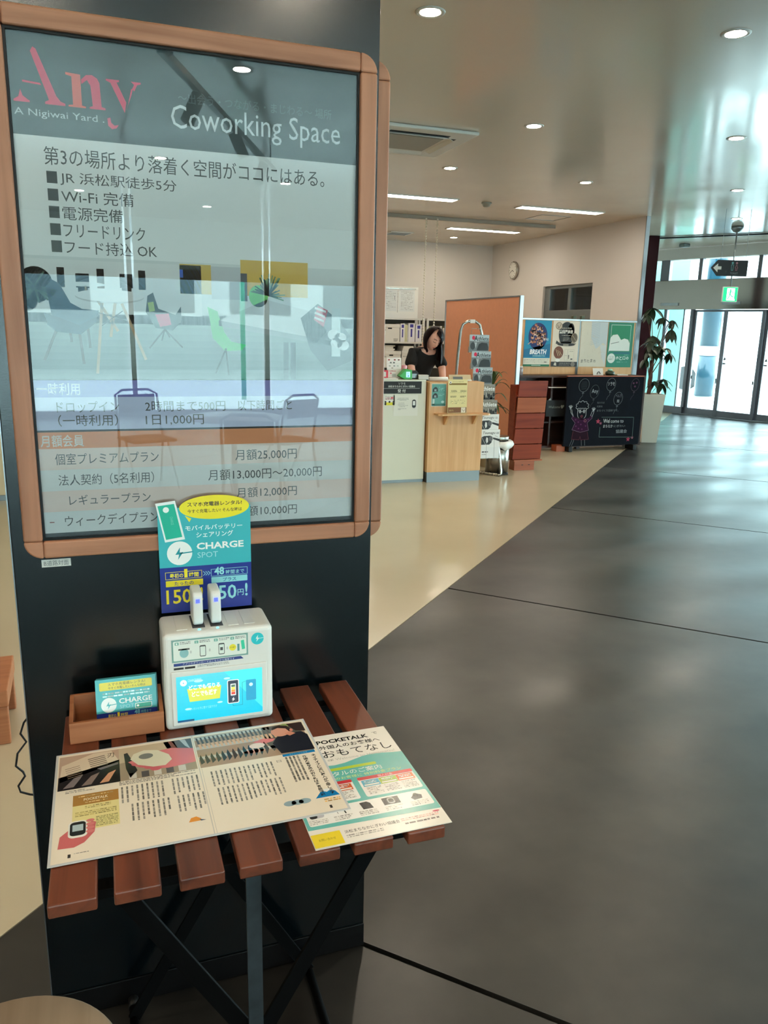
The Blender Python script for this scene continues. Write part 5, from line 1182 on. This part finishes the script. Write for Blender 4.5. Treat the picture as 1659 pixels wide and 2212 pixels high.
# ---------------------------------------------------------------- dark bookshelf with notice board behind
bs = thing('bookshelf', 'low dark stained bookshelf under the notice board', 'bookshelf', (5.62, 8.47, 0))
MB().box(-.93, .93, 0, .30, .90, .925).build('top', M['darkwood'], bs, bevel=.002); MB().box(-.93, .93, 0, .28, .03, .055).build('bottom', M['darkwood'], bs)
for x in (-.93, -.46, -.02, .46, .905): MB().box(x, x+.025, 0, .28, .055, .90).build('upright', M['darkwood'], bs)
for x0, x1 in ((-.905, -.46), (-.435, -.02), (.005, .46), (.485, .905)):
    for z in (.34, .60, .775): MB().box(x0, x1, .01, .28, z, z+.018).build('shelf_board', M['darkwood'], bs)
MB().box(-.93, .93, .28, .29, .03, .92).build('back', M['darkwood'], bs)
for x in (-.90, -.02, .86):
    for y in (.02, .22): MB().box(x, x+.05, y, y+.05, 0, .03).build('foot', M['darkwood'], bs)
o = MB().box(-.50, -.10, -.004, 0, .775, .785).build('light_edge_strip', M['paper'], bs)
wl = thing('welcome_board', 'little blackboard with a chalk welcome inside the bookshelf', 'blackboard', (5.10, 8.455, .625)); MB().box(0, .28, 0, .01, -.20, 0).build('slate', M['blackmat'], wl)
P = Print(.0006); P.text('Welcome♥', .03, .06, .25, .105, (150, 156, 150), 1, italic=.2); P.poly([(.02, .0), (.05, -.03), (.06, 0)], (150, 160, 160), 1); P.build('chalk_lettering', M['chalk'], wl, (0, -.0005, 0))
ob = MB().box(-.06, .06, 0, .12, 0, .075).build('orange_box', M['redwood2'], None, (5.275, 8.34, 0)); tag(ob, 'small orange wooden block on the floor under the bookshelf', 'block')
nb = thing('notice_board', 'two panel light wood notice board with a grey frame holding four posters', 'notice board', (4.845, 8.80, 0))
for k in range(2):
    x0 = .865*k+.004
    MB().box(x0+.018, x0+.845, 0, .025, .60, 1.59).build('panel', M['oak'], nb); MB().box(x0, x0+.863, -.004, .029, 1.59, 1.612).build('top_rail', M['alu'], nb, bevel=.002)
    for xx in (x0, x0+.846): MB().box(xx, xx+.017, -.004, .029, .03, 1.59).build('side_post', M['grey_metal'], nb); MB().box(xx-.0, xx+.017, -.001, .16, 0, .03).build('foot', M['grey_metal'], nb)
for x in (.755, .880):
    MB().box(x, x+.05, -.01, .035, 1.613, 1.655).build('panel_clamp', pbr('olive_clamp', (78, 84, 66), .6), nb, bevel=.006)
def q1(P):
    P.rect(0, 0, .378, .56, (24, 140, 178), 0); P.poly([(0, .36), (.378, .28), (.378, .45), (0, .45)], (20, 110, 150), 1)
    P.ell(.190, .195, .135, .165, (26, 44, 100), 1)
    random.seed(3)
    for i in range(46):
        a = random.uniform(0, 2*PI); r = math.sqrt(random.random()); x, y = .190+.105*r*math.cos(a), .185+.140*r*math.sin(a)
        P.ell(x, y, .017, .021, random.choice(((214, 160, 130), (190, 120, 92), (230, 190, 160))), 2, n=10); P.ell(x+.002, y-.012, .012, .009, random.choice(((60, 30, 30), (90, 40, 40), (40, 34, 40))), 3, n=8)
        if i % 3 == 0: P.line([(x, y), (x+random.uniform(-.05, .05), y+random.uniform(-.04, .04))], .008, (222, 176, 150), 3)
    P.text('BREATH', .088, .355, .320, .415, (240, 244, 246), 5, bold=.04, italic=.15); P.text('浜松', .260, .215, .345, .245, (230, 240, 244), 5); P.text('HAMAMATSU', .130, .423, .310, .445, (150, 206, 214), 5, bold=.03, italic=.15)
    P.rect(0, .462, .378, .540, (226, 224, 206), 4); P.dashes(.01, .472, .36, .53, .018, (160, 160, 150), 5, w=.25); P.rect(.30, .508, .335, .516, (40, 40, 40), 5); P.rect(0, .540, .378, .566, (34, 110, 76), 4); P.rect(.12, .548, .25, .555, (200, 222, 206), 5)
def q2(P):
    P.ell(.200, .160, .112, .150, (34, 32, 30), 1, n=40); P.ell(.262, .115, .05, .09, (34, 32, 30), 1); P.ell(.085, .062, .048, .046, (110, 96, 80), 2); P.ell(.085, .062, .042, .040, (196, 180, 158), 3); P.line([(.06, .05), (.08, .09), (.11, .04)], .006, (90, 74, 60), 4)
    P.text('浜松の名産', .120, .078, .270, .098, (214, 206, 190), 3); P.text('盛田屋商店', .095, .108, .290, .155, (232, 228, 218), 3, bold=.03); P.dashes(.13, .172, .26, .182, .010, (214, 206, 190), 3); P.dashes(.15, .198, .24, .250, .013, (120, 114, 104), 3)
    P.ell(.318, .205, .048, .060, (150, 136, 116), 4); P.ell(.318, .205, .040, .052, (96, 82, 66), 5); P.line([(.29, .18), (.34, .24)], .008, (170, 150, 120), 6); P.ell(.205, .290, .13, .020, (44, 40, 38), 2); P.rect(.16, .285, .24, .305, (150, 140, 124), 4); P.poly([(.06, .24), (.10, .27), (.12, .29), (.05, .28)], (40, 38, 36), 3); P.ell(.20, .278, .15, .024, (170, 160, 144), 1)
    P.ell(.100, .390, .070, .078, (120, 70, 50), 2)
    for i in range(7): P.line([(.045+.014*i, .345+.006*i), (.085+.012*i, .435-.003*i)], .008, (206, 170, 130) if i % 2 else (84, 40, 30), 3)
    P.rect(.19, .352, .33, .49, (190, 182, 168), 2); P.rect(.193, .355, .327, .487, (226, 216, 198), 3); P.line([(.235, .355), (.235, .487)], .003, (150, 140, 126), 4); P.line([(.195, .430), (.235, .430)], .003, (150, 140, 126), 4); P.poly([(.245, .42), (.258, .42), (.256, .47), (.247, .47)], (50, 44, 40), 4); P.rect(.28, .465, .31, .478, (40, 40, 40), 5); P.dashes(.262, .37, .32, .38, .008, (120, 110, 100), 4)
    P.rect(0, .505, .385, .565, (36, 34, 34), 2); P.poly([(.04, .55), (.05, .515), (.075, .515), (.08, .555)], (214, 206, 190), 3); P.text('浜松名物市', .12, .518, .28, .530, (190, 180, 164), 3); P.dashes(.12, .537, .28, .552, .008, (130, 120, 110), 3); P.ell(.32, .535, .032, .028, (130, 120, 110), 3); P.ell(.095, .486, .034, .022, (240, 236, 228), 4)
def q3(P):
    P.poly([(.15, 0), (.40, 0), (.40, .30), (.34, .26), (.24, .34), (.16, .20)], (196, 204, 206), 1)
    for i in range(12): P.line([(.15, .05+.022*i), (.28, .01+.022*i)], .004, (170, 182, 192), 2)
    for i in range(16):
        x, y = random.uniform(.02, .36), random.uniform(.08, .46); P.line([(x, y), (x+random.uniform(-.05, .05), y+random.uniform(.01, .06)), (x+random.uniform(-.04, .06), y+.03)], .003, (206, 196, 178), 2)
    P.poly([(.30, .28), (.40, .30), (.40, .56), (.33, .44)], (206, 210, 208), 1)
    for i, ch in enumerate('まちたま市'): P.text(ch, .025+.047*i, .472-.006*(i % 2), .062+.047*i, .515-.006*(i % 2), (60, 56, 50), 3, keep=True)
def q4(P):
    P.rect(.038, .028, .342, .355, (200, 224, 210), 1); P.rect(.044, .034, .336, .350, (34, 132, 92), 2)
    P.poly([(.020, .385), (.034, .20), (.07, .158), (.14, .150), (.16, .17), (.20, .22), (.25, .20), (.31, .215), (.335, .26), (.338, .36), (.03, .36)], (226, 232, 224), 3); P.line([(.05, .27), (.17, .245)], .006, (50, 70, 60), 4); P.rect(.02, .375, .358, .56, (38, 132, 108), 1); P.rect(.10, .375, .358, .40, (40, 110, 120), 2)
    P.ell(.072, .455, .060, .062, (226, 234, 226), 4); P.text('ハロー歯', .035, .430, .105, .447, (60, 80, 70), 5); P.dashes(.03, .458, .11, .480, .010, (120, 150, 136), 5)
    for i, ch in enumerate('歯と口の'): P.text(ch, .145+.052*i, .425, .186+.052*i, .478, (214, 232, 222), 3, keep=True, bold=.03)
    P.text('無料検診日', .27, .405, .335, .418, (150, 200, 180), 3); P.text('健康ウィーク', .16, .495, .32, .510, (150, 200, 180), 3)
for x, wq, hq, fn, l, b_ in ((4.925, .378, .566, q1, 'blue poster of a crowd of performers titled BREATH', (24, 140, 178)), (5.325, .385, .565, q2, 'cream poster with a black round emblem and food photographs', (226, 214, 196)),
                              (5.736, .400, .565, q3, 'pale map like poster with handwritten title', (216, 208, 190)), (6.148, .385, .570, q4, 'green dental care poster with a white hippo like shape', (46, 128, 100))):
    sheet('wall_poster', l, 'poster', (x, 8.7945, 1.586), wq, hq, fn, group='posters on the notice board', base=b_, lay=.0006, th=.001)
# things on the bookshelf top
pv = thing('folded_card', 'white folded card with a black squiggle on the bookshelf top', 'card', (5.78, 8.52, .9265)); MB().obox((.07, 0, .045), (.15, .003, .09), (math.radians(-14), 0, 0)).build('front', M['paper'], pv); MB().tube([(.05, -.012, .012), (.06, -.012, .04), (.08, -.008, .048), (.10, -.012, .02)], .004, 6).build('squiggle', M['blackmat'], pv)
lp = thing('trinket', 'dark trinket with a white and green lid beside the folded card', 'ornament', (6.05, 8.55, .9265)); MB().lathe([(.001, 0), (.05, 0), (.06, .02), (.055, .045), (.03, .055), (.001, .056)], n=20).build('body', M['green_leaf'], lp); MB().lathe([(.001, .057), (.032, .058), (.028, .075), (.001, .082)], n=20).build('lid', pbr('mint', (150, 206, 180), .5), lp)
bk = thing('booklet', 'thin white booklet lying at the right of the bookshelf top', 'booklet', (6.13, 8.50, .9265)); MB().box(0, .16, 0, .11, 0, .012).build('pages', M['paper'], bk)
gj = thing('glass_jar', 'small clear jar standing at the left end of the bookshelf top', 'jar', (4.74, 8.52, .9265)); MB().lathe([(.001, 0), (.035, 0), (.036, .085), (.03, .09)], n=20).build('jar', pbr('jar', (150, 150, 156), .1, spec=.8), gj); MB().cyl((0, 0, .092), (0, 0, .11), .03, n=18).build('lid', M['plastic'], gj)

# ---------------------------------------------------------------- chalkboard
ch = thing('chalkboard', 'wide black chalkboard on feet with chalk balloons and a cheering child', 'chalkboard', (5.283, 8.30, .068))
W2, H2 = 1.105, .855
MB().box(0, W2, 0, .03, 0, H2).build('slate', pbr('slate', (13, 17, 26), .85, noise=.2, nscale=9, spec=.15), ch, bevel=.002)
MB().box(-.002, W2+.002, -.002, .032, H2+.0005, H2+.012).build('top_edge', M['redwood2'], ch)
for x in (.06, W2-.10): MB().box(x, x+.05, -.04, .13, -.066, -.001).build('foot', M['blackmat'], ch, bevel=.006)
P = Print(.0006); CW, CG, CP = (196, 200, 200), (120, 128, 130), (172, 70, 92)
def yy(v): return H2-v
def balloon(cx, cz, rx, rz_, col, tilt=.2):
    pts = [(cx+rx*math.cos(a)+tilt*rz_*math.sin(a)*.5, yy(cz+rz_*math.sin(a))) for a in [2*PI*i/28 for i in range(28)]]
    P.line(pts, .0045, col, 1, closed=True)
    bx, bz = cx-tilt*rz_*.5, cz-rz_; P.line([(bx-.012, yy(bz-.02)), (bx, yy(bz)), (bx+.014, yy(bz-.018)), (bx-.012, yy(bz-.02))], .004, col, 1)
    P.line([(bx, yy(bz-.012)), (bx-.004, yy(bz-.05)), (bx-.03, yy(bz-.075)), (bx-.045, yy(bz-.11))], .003, col, 1)
balloon(.233, .751, .072, .080, CG); balloon(.392, .672, .062, .083, (92, 98, 100)); balloon(.624, .76, .064, .078, CG); balloon(.744, .584, .064, .080, CG); balloon(.979, .755, .060, .078, (90, 80, 92))
for i in range(9): z = .70+.012*i; P.line([(.185+abs(4-i)*.004, yy(z)), (.285-abs(4-i)*.004, yy(z+.006))], .0016, (84, 90, 92), 1)
P.text('Any', .350, yy(.705), .442, yy(.640), (170, 178, 180), 2); P.text('ソラモ', .575, yy(.79), .675, yy(.745), (190, 196, 196), 2, bold=.01); P.text('べんり', .705, yy(.640), .79, yy(.60), (130, 130, 140), 2); P.text('館', .728, yy(.575), .764, yy(.535), (170, 174, 176), 2)
for x, z in ((.955, .775), (1.00, .782), (.978, .735)): P.ell(x, yy(z), .014, .012, (96, 60, 84), 1)
P.text('私たちは', .442, yy(.548), .549, yy(.525), CG, 2); P.text('元気な', .441, yy(.502), .524, yy(.478), CG, 2); P.text('まちづくり団体です。', .446, yy(.452), .762, yy(.424), CG, 2)
P.line([(.525, yy(.355)), (1.003, yy(.347)), (1.010, yy(.094)), (.51, yy(.106)), (.512, yy(.23))], .006, (96, 116, 112), 1)
P.text('Wel', .553, yy(.334), .648, yy(.282), CW, 2, bold=.01); P.text('come to', .665, yy(.318), .855, yy(.282), CW, 2); P.text('まちなか', .558, yy(.262), .700, yy(.222), CW, 2); P.text('にぎわい', .715, yy(.256), .885, yy(.226), (140, 146, 148), 2); P.text('協議会', .752, yy(.196), .918, yy(.150), (160, 166, 168), 2)
def star(cx, cz, r, col):
    P.poly([(cx+(r if k % 2 == 0 else r*.45)*math.sin(k*PI/5), yy(cz+(r if k % 2 == 0 else r*.45)*math.cos(k*PI/5))) for k in range(10)], col, 1)
star(.477, .305, .036, CP); star(.518, .279, .022, (150, 90, 110)); star(.948, .069, .034, CP); star(1.008, .088, .024, (150, 100, 110))
# child
P.line([(.232+.062*math.cos(a), yy(.402+.070*math.sin(a))) for a in [PI+PI*i/14+.1 for i in range(14)]], .006, CW, 1)
P.line([(.170, yy(.40)), (.172, yy(.462))], .006, CW, 1); P.line([(.292, yy(.40)), (.290, yy(.452))], .006, CW, 1)
cl = [(.232+(.078+.016*abs(math.sin(5*a)))*math.cos(a), yy(.495+(.052+.016*abs(math.sin(5*a)))*math.sin(a))) for a in [2*PI*i/60 for i in range(60)]]
P.line(cl, .005, CW, 1, closed=True); P.line([(.172+.012*i, yy(.462+(.012 if i % 2 else 0))) for i in range(11)], .004, CW, 1)
for x in (.205, .262): P.ell(x, yy(.425), .013, .015, CW, 2, n=14); P.ell(x, yy(.425), .006, .008, (15, 20, 30), 3, n=10); P.line([(x-.016, yy(.448)), (x+.014, yy(.452))], .003, CW, 1)
P.ell(.232, yy(.372), .016, .014, (150, 70, 84), 1, n=12); P.ell(.232, yy(.372), .010, .008, (15, 20, 30), 2, n=12)
P.poly([(.125, yy(.365)), (.168, yy(.350)), (.29, yy(.345)), (.335, yy(.350)), (.372, yy(.380)), (.385, yy(.345)), (.335, yy(.300)), (.320, yy(.290)), (.347, yy(.195)), (.23, yy(.172)), (.106, yy(.206)), (.145, yy(.29)), (.135, yy(.30)), (.092, yy(.345)), (.105, yy(.385))], (54, 26, 52), 1)
P.line([(.105, yy(.385)), (.092, yy(.345)), (.145, yy(.29)), (.106, yy(.206)), (.23, yy(.172)), (.347, yy(.195)), (.320, yy(.29)), (.385, yy(.345)), (.372, yy(.38))], .004, (130, 110, 130), 2)
for x, z in ((.15, .33), (.19, .30), (.23, .27), (.27, .31), (.16, .25), (.20, .22), (.25, .21), (.30, .25), (.33, .33)): P.ell(x, yy(z), .011, .010, (96, 50, 90), 2, n=10)
P.ell(.288, yy(.315), .018, .018, (170, 110, 120), 2, n=14); P.ell(.288, yy(.315), .012, .012, (54, 26, 52), 3, n=14)
P.poly([(.125, yy(.19)), (.33, yy(.18)), (.358, yy(.082)), (.245, yy(.075)), (.232, yy(.12)), (.220, yy(.078)), (.112, yy(.088))], (40, 22, 34), 1); P.line([(.125, yy(.19)), (.112, yy(.088)), (.220, yy(.078)), (.232, yy(.12)), (.245, yy(.075)), (.358, yy(.082)), (.33, yy(.18))], .0035, (110, 60, 70), 2)
for a in (((.118, .080), (.090, .006)), ((.148, .080), (.120, .006)), ((.255, .074), (.262, .006)), ((.302, .074), (.310, .006))): P.line([(a[0][0], yy(a[0][1])), (a[1][0], yy(a[1][1]))], .0045, CG, 1)
for s_, pts_ in ((1, [(.100, .385), (.075, .42), (.070, .455)]), (1, [(.118, .365), (.096, .41), (.086, .455)]), (1, [(.360, .375), (.375, .42), (.385, .44)]), (1, [(.385, .362), (.40, .41), (.405, .43)])): P.line([(a, yy(b)) for a, b in pts_], .0045, CW, 1)
for hx, hz in ((.066, .486), (.398, .455)):
    for k in range(5): a = PI*.15+k*PI*.17; P.line([(hx, yy(hz-.02)), (hx+.030*math.cos(a), yy(hz+.024*math.sin(a)))], .005, CW, 1)
    P.ell(hx, yy(hz-.02), .014, .012, CG, 1, n=12)
P.build('chalk_drawing', M['chalk'], ch, (0, -.0005, H2))

# ---------------------------------------------------------------- tall white planter with a drooping money tree
pp = thing('potted_pachira', 'drooping dark leaved money tree in a tall white square planter', 'plant', (6.985, 8.90, 0), math.radians(-18))
m = MB(); a0, a1, hh = .105, .150, .66
vs = [(-a0,-a0,0),(a0,-a0,0),(a0,a0,0),(-a0,a0,0),(-a1,-a1,hh),(a1,-a1,hh),(a1,a1,hh),(-a1,a1,hh),(-a1+.015,-a1+.015,hh),(a1-.015,-a1+.015,hh),(a1-.015,a1-.015,hh),(-a1+.015,a1-.015,hh),(-a1+.02,-a1+.02,hh-.06),(a1-.02,-a1+.02,hh-.06),(a1-.02,a1-.02,hh-.06),(-a1+.02,a1-.02,hh-.06)]
m.add(vs, [(3,2,1,0),(0,1,5,4),(1,2,6,5),(2,3,7,6),(3,0,4,7),(4,5,9,8),(5,6,10,9),(6,7,11,10),(7,4,8,11),(8,9,13,12),(9,10,14,13),(10,11,15,14),(11,8,12,15)]); m.build('planter', M['pot'], pp, bevel=.004)
MB().box(-.127, .127, -.127, .127, hh-.075, hh-.055).build('soil', M['bark'], pp)
for k in range(3):
    a = k*2*PI/3; pth = [(-.03+.014*math.cos(a+f*7), .014*math.sin(a+f*7), hh-.06+.50*f) for f in [i/16 for i in range(17)]]
    MB().tube(pth, .017, 8).build('braided_trunk', M['bark'], pp)
crown = [(7.02,9.10,1.80,5,.17), (6.90,9.02,1.70,5,.12), (7.184,9.057,1.67,6,.13), (7.301,9.006,1.64,5,.12), (7.282,8.981,1.52,5,.16), (6.981,8.98,1.43,6,.16), (6.90,8.92,1.36,6,.14), (6.943,8.95,1.29,7,.16), (7.03,8.93,1.24,6,.15), (7.05,8.90,1.30,6,.14), (6.86,8.88,1.22,5,.13), (7.17,8.90,1.27,5,.13), (7.22,8.89,1.20,4,.13), (6.83,8.90,1.12,5,.12), (6.99,8.86,.83,3,.12), (7.09,8.82,.80,4,.14), (7.13,8.85,.86,3,.12)]
leafm = None
def leaf_mesh():
    vs = []; N = 7
    for i in range(N):
        f = i/(N-1); w_ = .30*math.sin(PI*(f**.8))**.8*.62+.004; z = -.32*f*f
        vs += [(-w_, f, z+.05*w_), (0, f, z-.03), (w_, f, z+.05*w_)]
    m = MB(); m.add(vs, [(i*3+k, i*3+k+1, (i+1)*3+k+1, (i+1)*3+k) for i in range(N-1) for k in (0, 1)], 0, True); return m.mesh('leaf', [M['green_leaf']])
leafm = leaf_mesh(); random.seed(11)
Mi = (Matrix.Translation(pp.location) @ Matrix.Rotation(math.radians(-18), 4, 'Z')).inverted()
for cx, cy, cz, n, L in crown:
    c = Mi @ Vector((cx, cy, cz))
    base = Vector((-.03, 0, min(1.08, max(.70, cz-.30)))); mid = (base+c)/2+Vector((0, 0, .05))
    MB().tube([base, mid, c], .0045, 5, rs=[.007, .005, .003]).build('stem', M['bark'], pp)
    for k in range(n+1):
        a = 2*PI*k/(n+1)+random.uniform(-.3, .3); el = math.radians(random.uniform(-55, -15))
        o = bpy.data.objects.new('leaf', leafm); COL.objects.link(o); o.parent = pp; s = L*random.uniform(1.0, 1.35)
        o.matrix_local = Matrix.Translation(c) @ Matrix.Rotation(a, 4, 'Z') @ Matrix.Rotation(el, 4, 'X') @ Matrix.Diagonal((s*1.05, s, s, 1))

# ---------------------------------------------------------------- dark red column, signs
cl_ = thing('round_column', 'dark red square steel column in front of the glass facade', 'column', (8.50, 11.16, 0), math.radians(-20))
MB().box(-.085, .085, -.085, .085, .0, 2.9995).build('shaft', M['column'], cl_, bevel=.01); MB().box(-.095, .095, -.095, .095, 0.0005, .04).build('base_plate', M['grey_metal'], cl_)
cl_.name = 'steel_column'
ex = thing('exit_sign', 'lit green running man exit sign hanging on a rod', 'exit sign', (8.744, 9.583, 2.047), math.radians(-20))
MB().box(-.112, .112, -.02, .02, -.108, .108).build('housing', M['plastic'], ex, bevel=.006); MB().cyl((0, 0, .109), (0, 0, .93), .010, n=10).build('rod', M['grey_metal'], ex); MB().lathe([(.001, .86), (.05, .875), (.085, .92), (.085, .952)], n=24).build('ceiling_cup', M['grey_metal'], ex)
M['exit_em'] = printmat('exit_panel', .4, 1.3)
P = Print(.0008); GR = (10, 190, 110); P.rect(0, 0, .206, .198, GR, 0); P.poly([(.052, .012), (.166, .012), (.166, .150), (.180, .186), (.052, .186)], (232, 250, 244), 1)
P.ell(.103, .038, .011, .012, GR, 2, n=16); P.line([(.105, .052), (.098, .100)], .018, GR, 2); P.line([(.104, .058), (.076, .072), (.064, .094)], .008, GR, 2); P.line([(.108, .058), (.136, .064), (.146, .086)], .008, GR, 2)
P.line([(.098, .098), (.090, .130), (.066, .168)], .011, GR, 2); P.line([(.100, .098), (.126, .126), (.152, .134)], .011, GR, 2)
P.build('exit_pictogram', M['exit_em'], ex, (-.103, -.021, .099))
sh = thing('sign_shelf', 'flat grey bracket plate on the metal header under the exit sign', 'bracket', FP+FD*(-.02)-FO*.125, FA); MB().box(-.16, .16, -.02, 0, 1.99, 2.04).build('plate', M['alu'], sh, bevel=.003)
sh = thing('sign_shelf', 'flat grey bracket plate on the metal header beside the dark column', 'bracket', FP+FD*(-1.22)-FO*.125, FA); MB().box(-.18, .18, -.02, 0, 1.98, 2.03).build('plate', M['alu'], sh, bevel=.003)
ts = thing('toilet_sign', 'black arrow shaped toilet sign hanging on two wires', 'sign', (7.545, 8.33, 2.288), math.radians(-17))
MB().prism([(-.24, 0), (-.155, .098), (.235, .098), (.235, -.098), (-.155, -.098)], -.008, .008, axis='Y').build('arrow_board', M['blackmat'], ts, bevel=.002)
for x in (-.12, .20): MB().cyl((x, 0, .0985), (x, 0, .711), .0022, n=6).build('wire', M['grey_metal'], ts)
P = Print(.0008); P.poly([(.028, .098), (.088, .045), (.088, .080), (.135, .080), (.135, .118), (.088, .118), (.088, .152)], (206, 206, 200), 0)
P.ell(.275, .035, .014, .014, (90, 150, 150), 0, n=16); P.line([(.262, .058), (.288, .058), (.284, .125), (.266, .125)], .005, (90, 150, 150), 0, closed=True)
P.ell(.330, .035, .014, .014, (150, 100, 110), 0, n=16); P.line([(.330, .055), (.348, .095), (.338, .098), (.338, .125), (.322, .125), (.322, .098), (.312, .095)], .005, (150, 90, 100), 0, closed=True); P.text('TOILET', .255, .150, .355, .172, (120, 124, 126), 0)
P.build('sign_print', M['print'], ts, (-.24, -.0085, .098))

# ---------------------------------------------------------------- furniture behind the viewer (mirrored in the poster glass)
def bistro_chair(x, y, rz, label):
    t = thing('folding_chair', label, 'chair', (x, y, 0), rz, 'folding chairs behind the viewer')
    MB().box(-.20, .20, -.20, .20, .43, .455).build('seat', M['blackmat'], t, bevel=.01)
    MB().tube([(-.20, .20, .01), (-.20, .12, .44), (-.19, .20, .82), (-.12, .215, .86), (.12, .215, .86), (.19, .20, .82), (.20, .12, .44), (.20, .20, .01)], .011, 8).build('back_frame', M['grey_metal'], t)
    MB().box(-.17, .17, .19, .205, .66, .82).build('backrest', M['blackmat'], t, bevel=.01)
    for s in (-.19, .19): MB().tube([(s, -.22, .01), (s, .0, .43)], .010, 6).build('leg', M['grey_metal'], t)
bistro_chair(.95, -2.4, .4, 'folding chair nearest behind the viewer'); bistro_chair(1.5, -3.9, -.5, 'folding chair beside the round table behind the viewer'); bistro_chair(.3, -4.2, 2.8, 'folding chair on the far side of the round table behind the viewer')
rt_ = thing('round_table', 'round white cafe table behind the viewer', 'table', (.95, -3.4, 0)); MB().lathe([(.001, .70), (.38, .70), (.385, .71), (.38, .722), (.001, .722)], n=40).build('tabletop', M['plastic'], rt_); MB().cyl((0, 0, .02), (0, 0, .70), .025).build('pole', M['grey_metal'], rt_); MB().lathe([(.001, .0), (.24, 0), (.24, .012), (.03, .025), (.001, .025)], n=32).build('base', M['grey_metal'], rt_)
tl = thing('track_light', 'black ceiling track with spotlights behind the viewer', 'track light', (0.95, -3.1, 3.0), math.radians(112))
MB().box(-1.6, 1.6, -.02, .02, -.20, -.16).build('track', M['black'], tl)
for x in (-1.4, 1.4): MB().cyl((x, 0, -.16), (x, 0, 0), .006, n=8).build('drop_rod', M['black'], tl)
for x, a in ((-1.1, .4), (0, -.5), (.9, .5)): o = MB().cyl((0, 0, 0), (.10*a, .12*a, -.16), .042, n=18).build('spotlight', M['black'], tl, (x, 0, -.215)); MB().cyl((0, 0, 0), (0, 0, .05), .008, n=8).build('spot_stem', M['black'], o)
pg = MB().cyl((0, 0, 0), (0, 0, 3.2), .05, n=16).build('green_pole', pbr('green_pole_paint', (50, 170, 140), .4)); pg.location = (2.6, -13.0, -.2); tag(pg, 'green pole on the rear street', 'pole')
